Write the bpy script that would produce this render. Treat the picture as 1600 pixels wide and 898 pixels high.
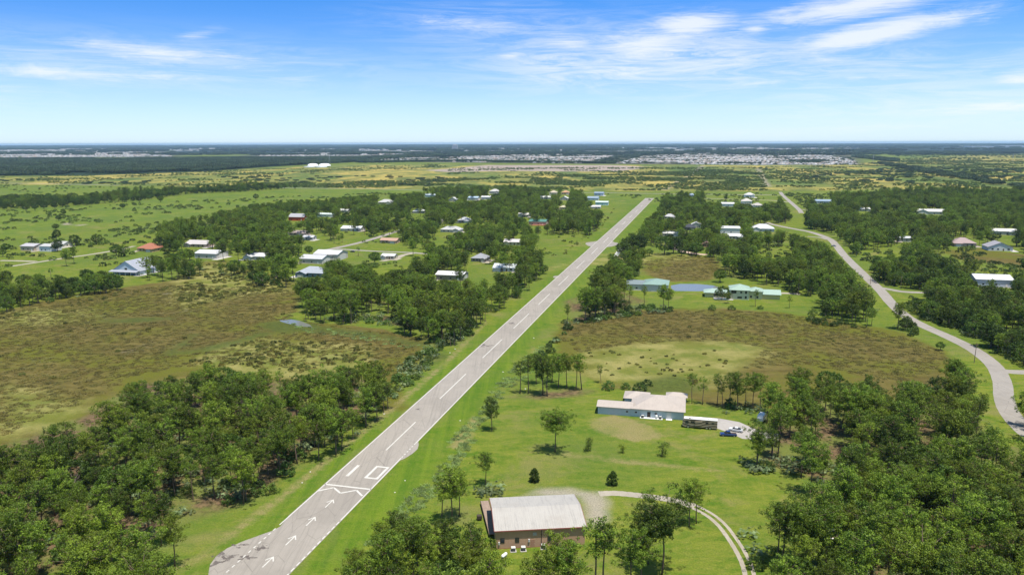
import bpy, math, random
import numpy as np
from mathutils import Matrix, Vector
random.seed(7); RNG = np.random.default_rng(7)
S = bpy.context.scene
for o in list(bpy.data.objects): bpy.data.objects.remove(o)
COL = S.collection
# ------------------------------------------------------------ camera, sky, sun, exposure
H = 100.0
FP = 1200.0; PITCH = math.atan(225.8/1200.0); ROLL = -0.0024
Fv = np.array([0, math.cos(PITCH), -math.sin(PITCH)])
U0 = np.array([0, math.sin(PITCH), math.cos(PITCH)]); X0 = np.array([1.0, 0, 0])
Rv = X0 + ROLL*U0; Uv = U0 - ROLL*X0
cam = bpy.data.cameras.new('camera'); co = bpy.data.objects.new('camera', cam); COL.objects.link(co)
cam.sensor_width = 36; cam.lens = 27.0; cam.clip_start = 1; cam.clip_end = 200000
m = Matrix.Identity(4)
for i in range(3):
    m[i][0] = Rv[i]; m[i][1] = Uv[i]; m[i][2] = -Fv[i]
m[2][3] = H
co.matrix_world = m
S.camera = co
SUN_EL, SUN_AZ = 75.0, 138.0          # azimuth clockwise from the view direction (+Y)
w = bpy.data.worlds.new('World'); S.world = w; w.use_nodes = True
nt = w.node_tree; N = nt.nodes; L = nt.links; N.clear()

class NB:
    """tiny helper for node trees"""
    def __init__(s, nt): s.nt = nt; s.N = nt.nodes; s.L = nt.links
    def put(s, sock, v):
        if isinstance(v, bpy.types.NodeSocket): s.L.new(v, sock)
        elif v is not None: sock.default_value = v
    def math(s, op, a, b=None, c=None, clamp=False):
        n = s.N.new('ShaderNodeMath'); n.operation = op; n.use_clamp = clamp
        s.put(n.inputs[0], a); s.put(n.inputs[1], b)
        if c is not None: s.put(n.inputs[2], c)
        return n.outputs[0]
    def mix(s, f, a, b, mode='MIX'):
        n = s.N.new('ShaderNodeMix'); n.data_type = 'RGBA'; n.blend_type = mode
        s.put(n.inputs[0], f)
        for i, v in ((6, a), (7, b)):
            if isinstance(v, (tuple, list)): v = (*v[:3], 1)
            s.put(n.inputs[i], v)
        return n.outputs[2]
    def noise(s, vec, scale, detail=3, rough=.5, dist=0, out=0):
        n = s.N.new('ShaderNodeTexNoise'); s.put(n.inputs['Vector'], vec)
        n.inputs['Scale'].default_value = scale; n.inputs['Detail'].default_value = detail
        n.inputs['Roughness'].default_value = rough; n.inputs['Distortion'].default_value = dist
        return n.outputs[out]
    def ramp(s, f, a, b, lo=0, hi=1):
        n = s.N.new('ShaderNodeMapRange'); n.interpolation_type = 'SMOOTHSTEP'
        s.put(n.inputs[0], f); s.put(n.inputs[1], a); s.put(n.inputs[2], b); s.put(n.inputs[3], lo); s.put(n.inputs[4], hi)
        return n.outputs[0]
    def comb(s, x, y, z):
        n = s.N.new('ShaderNodeCombineXYZ')
        for i, v in enumerate((x, y, z)): s.put(n.inputs[i], v)
        return n.outputs[0]
    def attr(s, name, out='Fac'):
        n = s.N.new('ShaderNodeAttribute'); n.attribute_name = name; return n.outputs[out]
    def mapping(s, vec, rot=0, scale=(1, 1, 1), loc=(0, 0, 0)):
        n = s.N.new('ShaderNodeMapping'); s.put(n.inputs[0], vec)
        n.inputs['Location'].default_value = loc; n.inputs['Rotation'].default_value = (0, 0, rot); n.inputs['Scale'].default_value = scale
        return n.outputs[0]

b = NB(nt)
tc = N.new('ShaderNodeTexCoord'); sep = N.new('ShaderNodeSeparateXYZ'); L.new(tc.outputs['Generated'], sep.inputs[0])
gx, gy, gz = sep.outputs
sky = N.new('ShaderNodeTexSky'); sky.sky_type = 'NISHITA'; sky.sun_disc = False
sky.sun_elevation = math.radians(SUN_EL); sky.sun_rotation = math.radians(SUN_AZ)
sky.air_density = 1.0; sky.dust_density = 0.3; sky.ozone_density = 2.5
zz = b.math('MULTIPLY_ADD', b.math('MAXIMUM', gz, 0), 3.2, 0.02)
nrm = N.new('ShaderNodeVectorMath'); nrm.operation = 'NORMALIZE'; L.new(b.comb(gx, gy, zz), nrm.inputs[0])
L.new(nrm.outputs[0], sky.inputs[0])
hs = N.new('ShaderNodeHueSaturation'); hs.inputs['Hue'].default_value = .5; hs.inputs['Saturation'].default_value = 1.2
L.new(sky.outputs[0], hs.inputs['Color'])
# clouds: thin cirrus, laid out by azimuth and elevation
az = b.math('ARCTAN2', gx, gy); el = b.math('ARCSINE', gz)
def azel(px, py):
    r = Fv*FP + Rv*(px-800) + Uv*(449-py); r = r/np.linalg.norm(r)
    return math.atan2(r[0], r[1]), math.asin(r[2])
cp = b.comb(az, b.math('MULTIPLY', el, 3.0), 0)
warp = b.noise(cp, 6, 3, .5)
cp2 = b.mapping(cp, rot=-.10, scale=(1, 2.0, 1))
n1 = b.noise(cp2, 13, 10, .68, 1.1)
n2 = b.noise(b.mapping(cp, rot=.45, scale=(1, 7, 1), loc=(3, 1, 0)), 14, 8, .7, .9)
fine = b.math('MULTIPLY_ADD', n1, .6, b.math('MULTIPLY', n2, .4))
tot = None
# px, py, rx, ry, tilt (deg, up to the right), weight
for (cx, cy, rx, ry, tilt, wt) in [(1010,70,95,26,6,1.05),(1075,40,60,16,4,1.25),(890,68,60,14,-4,.75),(940,98,90,20,-8,.6),(1090,100,150,8,0,.65),
        (1360,54,100,12,9,1.6),(1330,12,120,13,5,1.2),(1180,46,22,9,0,.8),(1230,25,60,14,8,.6),(1290,95,90,10,0,.45),(1510,33,50,8,0,.4),
        (260,85,130,15,-3,.75),(70,112,110,9,-3,.85),(230,120,130,9,-2,.5),(310,55,50,10,15,.4),(740,40,110,13,-4,.55),(800,88,40,10,6,.6),
        (1180,131,60,6,6,.6),(1560,168,110,9,4,.8),(1595,124,40,9,0,.9),(1400,118,120,9,0,.4),(460,125,60,11,5,.3),(1000,110,330,45,0,.3),(1350,200,330,10,2,.3),
        (2100,60,260,35,6,.9),(-500,90,260,30,-5,.8)]:
    a0, e0 = azel(cx, cy); t = math.radians(tilt)
    da = b.math('SUBTRACT', az, a0); de = b.math('SUBTRACT', el, e0)
    u = b.math('MULTIPLY_ADD', da, math.cos(t), b.math('MULTIPLY', de, math.sin(t)))
    v = b.math('MULTIPLY_ADD', de, math.cos(t), b.math('MULTIPLY', da, -math.sin(t)))
    q = b.math('ADD', b.math('POWER', b.math('ABSOLUTE', b.math('MULTIPLY', u, FP/rx)), 2.0), b.math('POWER', b.math('ABSOLUTE', b.math('MULTIPLY', v, FP/ry)), 2.0))
    g = b.math('MULTIPLY', b.math('POWER', 2.718, b.math('MULTIPLY', b.math('POWER', q, .72), -1.0)), wt)
    tot = g if tot is None else b.math('MAXIMUM', tot, g)
cm = b.ramp(b.math('MULTIPLY_ADD', fine, 2.3, b.math('SUBTRACT', b.math('MULTIPLY', tot, .95), 1.0)), .08, 1.25)
cm = b.math('MULTIPLY', cm, b.ramp(tot, .02, .35))
cm = b.math('MULTIPLY', cm, .80)
veil = None
for (cx, cy, rx, ry, wt) in [(1050,80,230,42,.5),(920,110,160,35,.35),(1380,110,260,30,.3),(230,100,300,35,.35),(1450,165,220,25,.35),(750,35,140,25,.35)]:
    a0, e0 = azel(cx, cy)
    q = b.math('ADD', b.math('POWER', b.math('ABSOLUTE', b.math('MULTIPLY', b.math('SUBTRACT', az, a0), FP/rx)), 2.0), b.math('POWER', b.math('ABSOLUTE', b.math('MULTIPLY', b.math('SUBTRACT', el, e0), FP/ry)), 2.0))
    g = b.math('MULTIPLY', b.math('POWER', 2.718, b.math('MULTIPLY', q, -1.0)), wt); veil = g if veil is None else b.math('ADD', veil, g)
vn = b.noise(b.mapping(cp, rot=.22, scale=(1, 3, 1), loc=(5, 2, 0)), 7, 10, .7, 1.4)
cm = b.math('MAXIMUM', cm, b.math('MULTIPLY', veil, b.ramp(vn, .36, .66, .15, 1.15)), None, True)
hz = b.math('POWER', 2.718, b.math('MULTIPLY', b.math('POWER', b.math('MULTIPLY', b.math('MAXIMUM', gz, 0), 11.5), 1.6), -1.0))
skyc = b.mix(1.0, hs.outputs[0], (.50, 1.34, 1.80), 'MULTIPLY')
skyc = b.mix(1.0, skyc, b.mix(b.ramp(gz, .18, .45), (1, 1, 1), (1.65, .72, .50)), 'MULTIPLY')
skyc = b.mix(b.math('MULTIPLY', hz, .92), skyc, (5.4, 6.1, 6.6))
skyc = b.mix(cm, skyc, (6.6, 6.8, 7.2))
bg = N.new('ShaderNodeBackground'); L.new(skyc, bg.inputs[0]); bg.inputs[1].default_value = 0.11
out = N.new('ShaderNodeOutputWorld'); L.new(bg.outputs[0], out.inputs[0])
sl = bpy.data.lights.new('sun', 'SUN'); sl.energy = 5.0; sl.angle = math.radians(.5); sl.color = (1, .94, .84)
so = bpy.data.objects.new('sun', sl); COL.objects.link(so)
d = Vector((math.sin(math.radians(SUN_AZ))*math.cos(math.radians(SUN_EL)), math.cos(math.radians(SUN_AZ))*math.cos(math.radians(SUN_EL)), math.sin(math.radians(SUN_EL))))
so.rotation_euler = d.to_track_quat('Z', 'Y').to_euler(); so.location = (0, 0, 300)
S.view_settings.view_transform = 'Standard'; S.view_settings.look = 'None'; S.view_settings.gamma = 1; S.view_settings.use_curve_mapping = False
S.view_settings.exposure = 0.45
S.render.engine = 'CYCLES'
S.cycles.max_bounces = 6; S.cycles.volume_bounces = 0; S.cycles.transparent_max_bounces = 8

# ------------------------------------------------------------ projection helpers (photo pixel <-> ground point)
def G(px, py, z=0.0):
    r = Fv*FP + Rv*(px-800) + Uv*(449-py); t = (z-H)/r[2]
    return np.array([r[0]*t, r[1]*t])
def PJ(x, y, z):
    x = np.asarray(x, float); y = np.asarray(y, float); z = np.asarray(z, float)-H
    dep = np.maximum(x*Fv[0]+y*Fv[1]+z*Fv[2], 1e-3)
    return 800+FP*(x*Rv[0]+y*Rv[1]+z*Rv[2])/dep, 449-FP*(x*Uv[0]+y*Uv[1]+z*Uv[2])/dep
def mpp(px, py):                       # metres per photo pixel at a ground point
    g = G(px, py); return (g[1]*Fv[1] + (-H)*Fv[2])/FP
def inpoly(px, py, poly):
    px = np.asarray(px, float); py = np.asarray(py, float); r = np.zeros(px.shape, bool); n = len(poly)
    for i in range(n):
        x1, y1 = poly[i]; x2, y2 = poly[(i+1) % n]
        if y1 == y2: continue
        c = ((y1 > py) != (y2 > py)) & (px < (x2-x1)*(py-y1)/(y2-y1)+x1)
        r ^= c
    return r
def sdf(X, Y, poly):                   # signed distance in metres, positive inside; poly in world metres
    poly = np.array(poly); n = len(poly); d2 = np.full(X.shape, 1e12)
    for i in range(n):
        a = poly[i]; c = poly[(i+1) % n]; e = c-a; L2 = max(e@e, 1e-9)
        t = np.clip(((X-a[0])*e[0]+(Y-a[1])*e[1])/L2, 0, 1)
        d2 = np.minimum(d2, (X-a[0]-t*e[0])**2+(Y-a[1]-t*e[1])**2)
    s = inpoly(X, Y, [tuple(p) for p in poly])
    return np.where(s, 1, -1)*np.sqrt(d2)
def vnoise(x, y, s, seed=0):           # smooth value noise for scattering
    x = np.asarray(x)/s; y = np.asarray(y)/s; r = np.random.default_rng(seed); T = r.random((256, 256))
    i = np.floor(x).astype(int); j = np.floor(y).astype(int); fx = x-i; fy = y-j
    fx = fx*fx*(3-2*fx); fy = fy*fy*(3-2*fy); g = lambda a, c: T[a % 256, c % 256]
    return (g(i, j)*(1-fx)+g(i+1, j)*fx)*(1-fy)+(g(i, j+1)*(1-fx)+g(i+1, j+1)*fx)*fy

# ------------------------------------------------------------ object helpers
def tag(o, label=None, cat=None, group=None, kind=None):
    if label: o['label'] = label
    if cat: o['category'] = cat
    if group: o['group'] = group
    if kind: o['kind'] = kind
    return o
def link(o, parent=None):
    COL.objects.link(o)
    if parent is not None: o.parent = parent
    return o
def empty(name, loc, rz=0):
    o = bpy.data.objects.new(name, None); o.location = (*loc, 0) if len(loc) == 2 else loc; o.rotation_euler = (0, 0, rz); o.empty_display_size = .5
    return link(o)
class MB:
    def __init__(s): s.v = []; s.f = []; s.m = []
    def poly(s, pts, m=0):
        k = len(s.v); s.v += [tuple(p) for p in pts]; s.f.append(tuple(range(k, k+len(pts)))); s.m.append(m)
    def box(s, x0, x1, y0, y1, z0, z1, m=0, bottom=True):
        k = len(s.v)
        s.v += [(x0,y0,z0),(x1,y0,z0),(x1,y1,z0),(x0,y1,z0),(x0,y0,z1),(x1,y0,z1),(x1,y1,z1),(x0,y1,z1)]
        for q in ((3,2,1,0),(4,5,6,7),(0,1,5,4),(1,2,6,5),(2,3,7,6),(3,0,4,7)):
            s.f.append(tuple(k+i for i in q)); s.m.append(m)
    def prism(s, prof, y0, y1, m=0, axis='x'):     # closed profile (a,z) swept along the other horizontal axis
        k = len(s.v); n = len(prof)
        for yy in (y0, y1):
            s.v += [((a, yy, z) if axis == 'x' else (yy, a, z)) for a, z in prof]
        s.f.append(tuple(range(k, k+n))); s.f.append(tuple(range(k+2*n-1, k+n-1, -1))); s.m += [m, m]
        for i in range(n):
            j = (i+1) % n; s.f.append((k+i, k+n+i, k+n+j, k+j)); s.m.append(m)
    def tube(s, pts, rad, n=7, m=0, cap=True):
        k = len(s.v); P = [Vector(p) for p in pts]
        if not hasattr(rad, '__len__'): rad = [rad]*len(P)
        for i, p in enumerate(P):
            t = (P[min(i+1, len(P)-1)]-P[max(i-1, 0)]).normalized()
            a = t.cross(Vector((0, 0, 1)) if abs(t.z) < .9 else Vector((1, 0, 0))).normalized(); c = t.cross(a)
            for q in range(n):
                an = 2*math.pi*q/n; s.v.append(tuple(p+(a*math.cos(an)+c*math.sin(an))*rad[i]))
        for i in range(len(P)-1):
            for q in range(n):
                s.f.append((k+i*n+q, k+i*n+(q+1) % n, k+(i+1)*n+(q+1) % n, k+(i+1)*n+q)); s.m.append(m)
        if cap:
            s.f.append(tuple(k+q for q in range(n-1, -1, -1))); e = k+(len(P)-1)*n
            s.f.append(tuple(e+q for q in range(n))); s.m += [m, m]
    def mesh(s, name, mats, smooth=False):
        me = bpy.data.meshes.new(name); me.from_pydata(s.v, [], s.f)
        for mt in (mats if isinstance(mats, (list, tuple)) else [mats]): me.materials.append(mt)
        me.polygons.foreach_set('material_index', s.m)
        if smooth: me.polygons.foreach_set('use_smooth', [True]*len(s.f))
        me.update(); return me
    def build(s, name, mats, parent=None, smooth=False, bevel=0):
        o = bpy.data.objects.new(name, s.mesh(name, mats, smooth)); link(o, parent)
        if bevel:
            bm = o.modifiers.new('bevel', 'BEVEL'); bm.width = bevel; bm.segments = 2; bm.limit_method = 'ANGLE'
        return o

# ------------------------------------------------------------ materials
MATS = {}
def mat(name, col, rough=.7, var=.12, scale=.6, bump=0.0, metal=0, streak=None, dirt=None, spec=.3):
    if name in MATS: return MATS[name]
    mt = bpy.data.materials.new(name); mt.use_nodes = True; nn = NB(mt.node_tree); nn.N.clear()
    ps = nn.N.new('ShaderNodeBsdfPrincipled'); o = nn.N.new('ShaderNodeOutputMaterial'); nn.L.new(ps.outputs[0], o.inputs[0])
    tcn = nn.N.new('ShaderNodeTexCoord'); vec = tcn.outputs['Object']
    n = nn.noise(vec, scale, 5, .6)
    c = nn.mix(n, tuple(x*(1-var) for x in col), tuple(min(1, x*(1+var)) for x in col))
    if streak:                                     # streaks: (colour, rotation, scale vec, strength)
        sc, srot, ss, st = streak
        sn = nn.noise(nn.mapping(vec, rot=srot, scale=ss), 1.0, 5, .65)
        c = nn.mix(nn.math('MULTIPLY', nn.ramp(sn, .45, .75), st), c, sc)
    if dirt:
        dn = nn.noise(vec, scale*.35, 6, .7); c = nn.mix(nn.math('MULTIPLY', nn.ramp(dn, .5, .75), dirt[1]), c, dirt[0])
    nn.L.new(c, ps.inputs['Base Color']); ps.inputs['Roughness'].default_value = rough; ps.inputs['Metallic'].default_value = metal
    ps.inputs['Specular IOR Level'].default_value = spec
    if bump:
        bp = nn.N.new('ShaderNodeBump'); bp.inputs['Strength'].default_value = bump; bp.inputs['Distance'].default_value = .05
        nn.L.new(nn.noise(vec, scale*8, 4, .6), bp.inputs['Height']); nn.L.new(bp.outputs[0], ps.inputs['Normal'])
    MATS[name] = mt; return mt
def foliage(name, dark, light, hue=(0, 0, 0), trans=.22, yellow=.25):
    mt = bpy.data.materials.new(name); mt.use_nodes = True; nn = NB(mt.node_tree); nn.N.clear()
    o = nn.N.new('ShaderNodeOutputMaterial'); di = nn.N.new('ShaderNodeBsdfPrincipled'); tr = nn.N.new('ShaderNodeBsdfTranslucent'); mx = nn.N.new('ShaderNodeMixShader')
    oi = nn.N.new('ShaderNodeObjectInfo')
    t = nn.attr('tone'); rnd = oi.outputs['Random']
    c = nn.mix(t, dark, light)
    k = nn.ramp(rnd, .0, 1, .58, 1.42)
    c = nn.mix(1.0, c, nn.comb(k, k, k), 'MULTIPLY')
    ye = nn.math('MULTIPLY', nn.ramp(nn.math('FRACT', nn.math('MULTIPLY', rnd, 7.31)), .45, 1), yellow)
    c = nn.mix(ye, c, tuple(x*f for x, f in zip(light, (1.5, 1.12, .9))))
    nn.L.new(c, di.inputs['Base Color']); di.inputs['Roughness'].default_value = .55; di.inputs['Specular IOR Level'].default_value = .25
    nn.L.new(c, tr.inputs[0]); mx.inputs[0].default_value = trans
    nn.L.new(di.outputs[0], mx.inputs[1]); nn.L.new(tr.outputs[0], mx.inputs[2]); nn.L.new(mx.outputs[0], o.inputs[0])
    return mt
M_PINE = foliage('pine_needles', (.034, .072, .007), (.185, .270, .022))
M_OAK = foliage('oak_leaves', (.024, .054, .007), (.100, .165, .016))
M_SHRUB = foliage('shrub_leaves', (.035, .075, .012), (.115, .185, .028))
M_PALM = foliage('palm_fronds', (.045, .085, .025), (.20, .26, .12), yellow=.2)
M_MARSHG = foliage('marsh_grass_blades', (.088, .085, .018), (.165, .150, .038), yellow=.35, trans=.3)
M_TALLG = foliage('tall_grass_blades', (.13, .21, .05), (.26, .34, .12), yellow=.2, trans=.3)
M_MASS = foliage('far_wood_leaves', (.024, .048, .020), (.080, .115, .044), yellow=.1, trans=.1)
M_SCRUB = foliage('scrub_leaves', (.055, .095, .02), (.14, .20, .045), yellow=.35)
M_BARK = mat('pine_bark', (.15, .105, .075), .9, .3, 3)
M_OBARK = mat('oak_bark', (.13, .11, .09), .9, .3, 3)

# ------------------------------------------------------------ ground
def PXW(poly, z=0): return [tuple(G(x, max(y, 223.2-(x-800)*.0024+2.0), z)) for x, y in poly]
MARSH = [
 [(-420,470),(-150,500),(0,487),(60,472),(120,460),(200,448),(262,440),(292,425),(300,412),(350,405),(410,425),(458,438),(472,455),(462,485),(430,497),(455,505),(520,505),(600,515),(655,527),(668,545),(650,572),(612,600),(640,640),(540,640),(380,640),(230,660),(120,700),(0,740),(-420,800)],
 [(866,530),(872,505),(905,497),(985,484),(1100,482),(1200,486),(1290,496),(1345,507),(1420,520),(1470,545),(1498,572),(1520,600),(1480,640),(1400,650),(1200,640),(1100,632),(1055,612),(945,606),(925,590),(880,570)],
 [(1003,415),(1010,402),(1050,397),(1120,402),(1130,420),(1118,436),(1080,441),(1040,440),(1010,430)],
 [(1465,392),(1530,388),(1600,398),(1660,410),(1640,425),(1560,412),(1500,405)],
]
YELLOWG = [  # yellow-green patches inside the marshes
 [(905,552),(960,541),(1050,533),(1130,532),(1195,543),(1180,566),(1135,592),(1040,612),(960,600),(925,585)],
 [(300,565),(330,545),(400,530),(470,535),(560,540),(590,552),(560,575),(480,590),(380,585)],
 [(275,435),(330,410),(390,425),(440,440),(455,455),(400,460),(340,470),(290,480),(270,460)],
 [(0,600),(60,610),(150,640),(80,670),(0,680)],[(0,490),(60,480),(150,490),(100,505),(0,510)],
 [(860,420),(930,400),(1000,392),(1090,400),(1030,408)],
]
GREENW = [  # wet darker green swales
 [(400,505),(450,500),(530,512),(620,525),(680,540),(700,560),(680,570),(660,545),(600,530),(500,520),(420,520)],
 [(255,552),(300,522),(312,520),(280,548),(330,540),(420,515),(430,520),(330,549),(262,556)],
 [(140,504),(180,497),(240,494),(282,497),(240,503),(180,505)],
 [(990,598),(1050,585),(1085,590),(1090,612),(1000,618)],
]
PASTURE = [
 [(-300,400),(-100,380),(0,374),(60,362),(160,351),(220,345),(300,336),(360,325),(400,317),(460,312),(560,305),(660,299),(660,296),(560,295),(433,296),(380,300),(300,303),(200,316),(120,322),(0,328),(-300,340)],
 [(-300,300),(0,302),(60,303),(110,300),(180,296),(180,291),(80,289),(0,289),(-300,289)],
 [(944,304),(1000,303.5),(1029,304),(1100,305),(1100,309),(1040,312),(960,322),(945,318)],
]
DRYF = [
 [(-900,262),(-200,273),(0,276),(150,274),(330,268),(420,262),(560,257),(700,257),(850,258),(1000,258),(1200,259),(1330,256),(1400,250),(1500,243),(1700,240),(2400,240),(2400,290),(1700,296),(1600,294),(1430,296),(1200,299),(1000,299),(700,296),(400,294),(200,290),(0,288),(-900,288)],
]
SANDP = [
 [(663,266),(700,264),(760,258),(830,258),(960,258),(1010,261),(1000,264),(960,268),(880,268),(800,267),(700,269)],
 [(97,351),(104,348),(112,350),(106,352)],[(116,352),(134,350),(132,352),(120,353)],
 [(1183,262),(1185,262),(1203,292),(1197,292)],
 [(1084,270),(1092,261),(1100,259),(1092,266),(1040,297),(1034,297)],
]
TOWNG = [
 [(380,246),(640,244),(720,238),(720,234),(560,238),(380,243)],
 [(-900,227),(0,229),(200,228),(260,231),(280,246),(180,246),(0,245),(-900,243)],
 [(560,252),(560,246),(640,242),(640,234),(800,230),(1000,228),(1300,230),(1340,240),(1345,257),(1200,258),(960,256.5),(700,254)],
]
DARKW = [
 [(-900,246),(0,246),(180,247),(280,247),(400,243),(560,240),(640,240),(660,246),(560,253),(420,261),(330,268),(150,274),(0,275),(-900,262)],
]
LITTER = [   # brown pine-straw floor
 [(-350,760),(0,700),(130,650),(215,600),(330,590),(470,600),(590,590),(610,610),(560,660),(480,712),(420,765),(370,792),(300,810),(180,860),(60,900),(-350,1100)],
 [(1185,720),(1200,650),(1260,610),(1400,640),(1480,620),(1560,690),(1650,720),(1900,800),(1900,1100),(1420,1100),(1340,900),(1300,760)],
 [(560,490),(700,500),(760,480),(740,505),(690,520),(600,505)],
 [(880,470),(960,450),(1010,470),(990,492),(900,505)],
 [(800,620),(840,612),(900,606),(935,610),(900,620),(850,625)],
]
BRIGHT = [   # the greenest mown strips beside the runway and lawns
 [(290,920),(355,848),(428,790),(530,705),(615,638),(700,565),(800,485),(880,415),(930,370),(990,320),(1012,309),(880,425),(507,756),(430,822),(320,940)],
 [(452,900),(580,764),(913,425),(1028,310),(1030,330),(985,365),(930,420),(870,490),(830,530),(800,575),(740,650),(700,700),(640,780),(560,870),(520,900)],
]
DITCHT = [   # tan dry bank and tracks in the grass
 [(255,885),(300,872),(360,830),(414,790),(455,760),(529,700),(612,634),(700,560),(760,500),(763,502),(703,565),(615,640),(532,706),(459,767),(418,797),(364,838),(303,880),(257,893)],
 [(880,705),(960,716),(1090,730),(1130,736),(1085,735),(960,722),(880,711)],
 [(915,655),(960,648),(1010,662),(1040,682),(990,690),(930,672)],
 [(700,700),(722,672),(740,650),(748,655),(735,690),(715,700)],
]
GRAVEL = [
 [(812,778),(850,764),(890,762),(940,770),(950,785),(948,812),(935,822),(920,818),(915,790),(900,775)],
]
nr = 420; rr = np.concatenate([[4, 20, 50], np.geomspace(75, 50000, nr)])
a1 = np.linspace(-46, 46, 561); a2 = np.linspace(46, 314, 60)[1:-1]
aa = np.radians(np.concatenate([a1, a2])); na = len(aa)
RR, AA = np.meshgrid(rr, aa, indexing='ij'); gX = RR*np.sin(AA); gY = RR*np.cos(AA)
verts = np.concatenate([np.stack([gX.ravel(), gY.ravel(), np.zeros(gX.size)], 1), [[0, 0, 0]]])
ii, jj = np.meshgrid(np.arange(len(rr)-1), np.arange(na), indexing='ij'); j2 = (jj+1) % na
quads = np.stack([ii*na+jj, ii*na+j2, (ii+1)*na+j2, (ii+1)*na+jj], -1).reshape(-1, 4)[:, ::-1]
cen = len(verts)-1
faces = quads.tolist()+[(cen, (j+1) % na, j) for j in range(na)]
gm = bpy.data.meshes.new('ground'); gm.from_pydata(verts.tolist(), [], faces)
def layer(name, polys, far=30.0):
    X = gX.ravel(); Y = gY.ravel(); r = np.full(X.shape, -1e3)
    for p in polys: r = np.maximum(r, sdf(X, Y, PXW(p)))
    r = np.append(r, -1e3)
    r = r / np.append(np.maximum(1, np.hypot(X, Y)/400.0), 1)      # soften with distance
    at = gm.attributes.new(name, 'FLOAT', 'POINT'); at.data.foreach_set('value', np.clip(r, -far, far).astype(np.float32))
for nm, ps in (('marsh', MARSH), ('yellowg', YELLOWG), ('wet', GREENW), ('pasture', PASTURE), ('dryf', DRYF), ('sand', SANDP), ('town', TOWNG), ('darkw', DARKW), ('litter', LITTER), ('bright', BRIGHT), ('ditch', DITCHT), ('gravel', GRAVEL)):
    layer(nm, ps)
dd = np.append(np.hypot(gX.ravel(), gY.ravel()), 0); at = gm.attributes.new('dist', 'FLOAT', 'POINT'); at.data.foreach_set('value', dd.astype(np.float32))
mg = bpy.data.materials.new('ground_cover'); mg.use_nodes = True; q = NB(mg.node_tree); q.N.clear()
geo = q.N.new('ShaderNodeNewGeometry'); pos = geo.outputs['Position']
nA = q.noise(pos, .012, 6, .6); nB = q.noise(pos, .06, 6, .62); nC = q.noise(pos, .45, 5, .65); nD = q.noise(pos, 2.2, 4, .7); nE = q.noise(q.mapping(pos, rot=-.23, scale=(.5, 1.3, 1)), .16, 6, .72, .8); nFar = q.noise(q.mapping(pos, scale=(1, .35, 1)), .0035, 8, .68)
RW = math.radians(14.3)
strk = q.noise(q.mapping(pos, rot=RW, scale=(.32, .012, 1)), 1.0, 5, .6)      # mowing lines along the runway
def edge(name, w=1.5, amp=6, n=None):
    n = n or nB
    return q.ramp(q.math('ADD', q.attr(name), q.math('MULTIPLY', q.math('SUBTRACT', n, .5), amp*2)), -w, w)
lawn = q.mix(q.ramp(nE, .33, .66), (.062, .118, .010), (.140, .165, .022))
lawn = q.mix(q.math('MULTIPLY', q.ramp(nC, .42, .7), .45), lawn, (.20, .19, .04))
lawn = q.mix(q.math('MULTIPLY', q.ramp(q.noise(pos, .035, 8, .72, .5), .50, .64), .7), lawn, (.175, .160, .055))
lawn = q.mix(q.math('MULTIPLY', q.ramp(nA, .42, .62), .5), lawn, (.075, .120, .022))
c = lawn
br = q.mix(q.ramp(strk, .38, .66), (.052, .118, .008), (.105, .165, .012))
br = q.mix(q.math('MULTIPLY', q.ramp(nC, .45, .75), .3), br, (.14, .16, .03))
c = q.mix(q.math('MULTIPLY', edge('bright', 6, 6), .72), c, br)
past = q.mix(q.ramp(nE, .35, .66), (.070, .122, .012), (.145, .175, .028))
past = q.mix(q.math('MULTIPLY', q.ramp(nA, .46, .6), .5), past, (.07, .115, .025))
past = q.mix(q.math('MULTIPLY', q.ramp(q.noise(pos, .03, 8, .75), .52, .62), .55), past, (.185, .175, .055))
c = q.mix(edge('pasture', 1.5, 3), c, past)
dry = q.mix(q.ramp(nFar, .40, .60), (.095, .135, .030), (.340, .270, .070))
dry = q.mix(q.math('MULTIPLY', q.ramp(q.noise(q.mapping(pos, scale=(1, .5, 1)), .012, 8, .75), .47, .58), .8), dry, (.070, .100, .028))
c = q.mix(edge('dryf', 6, 10), c, dry)
mar = q.mix(q.ramp(nE, .35, .66), (.078, .062, .018), (.138, .112, .034))
mar = q.mix(q.ramp(q.noise(pos, .018, 7, .65, .6), .43, .62), mar, (.100, .105, .014))
mar = q.mix(q.math('MULTIPLY', q.ramp(nC, .45, .66), .35), mar, (.085, .078, .028))
mar = q.mix(q.math('MULTIPLY', q.ramp(q.noise(pos, .028, 7, .7), .60, .70), .45), mar, (.17, .155, .13))
c = q.mix(edge('marsh', 3, 8), c, mar)
yg = q.mix(q.ramp(nB, .38, .66), (.125, .140, .026), (.250, .225, .078))
yg = q.mix(q.math('MULTIPLY', q.ramp(nC, .45, .7), .35), yg, (.09, .11, .03))
yg = q.mix(q.math('MULTIPLY', q.ramp(q.noise(pos, .05, 6, .7), .52, .64), .4), yg, (.070, .120, .018))
c = q.mix(q.math('MULTIPLY', edge('yellowg', 9, 14), .9), c, yg)
wet = q.mix(q.ramp(nC, .35, .65), (.038, .055, .014), (.075, .100, .020))
c = q.mix(q.math('MULTIPLY', edge('wet', 5, 8), .8), c, wet)
lit = q.mix(q.ramp(nC, .35, .65), (.055, .042, .022), (.165, .110, .062))
lit = q.mix(q.ramp(nB, .42, .60), lit, (.115, .135, .032))
c = q.mix(edge('litter', 3, 8), c, lit)
c = q.mix(q.math('MULTIPLY', edge('ditch', 1.5, 3, nC), q.ramp(nB, .35, .6, .35, .9)), c, q.mix(nD, (.14, .12, .04), (.27, .23, .11)))
c = q.mix(q.math('MULTIPLY', edge('gravel', 2.5, 3), .85), c, q.mix(nD, (.22, .19, .15), (.36, .32, .26)))
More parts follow.
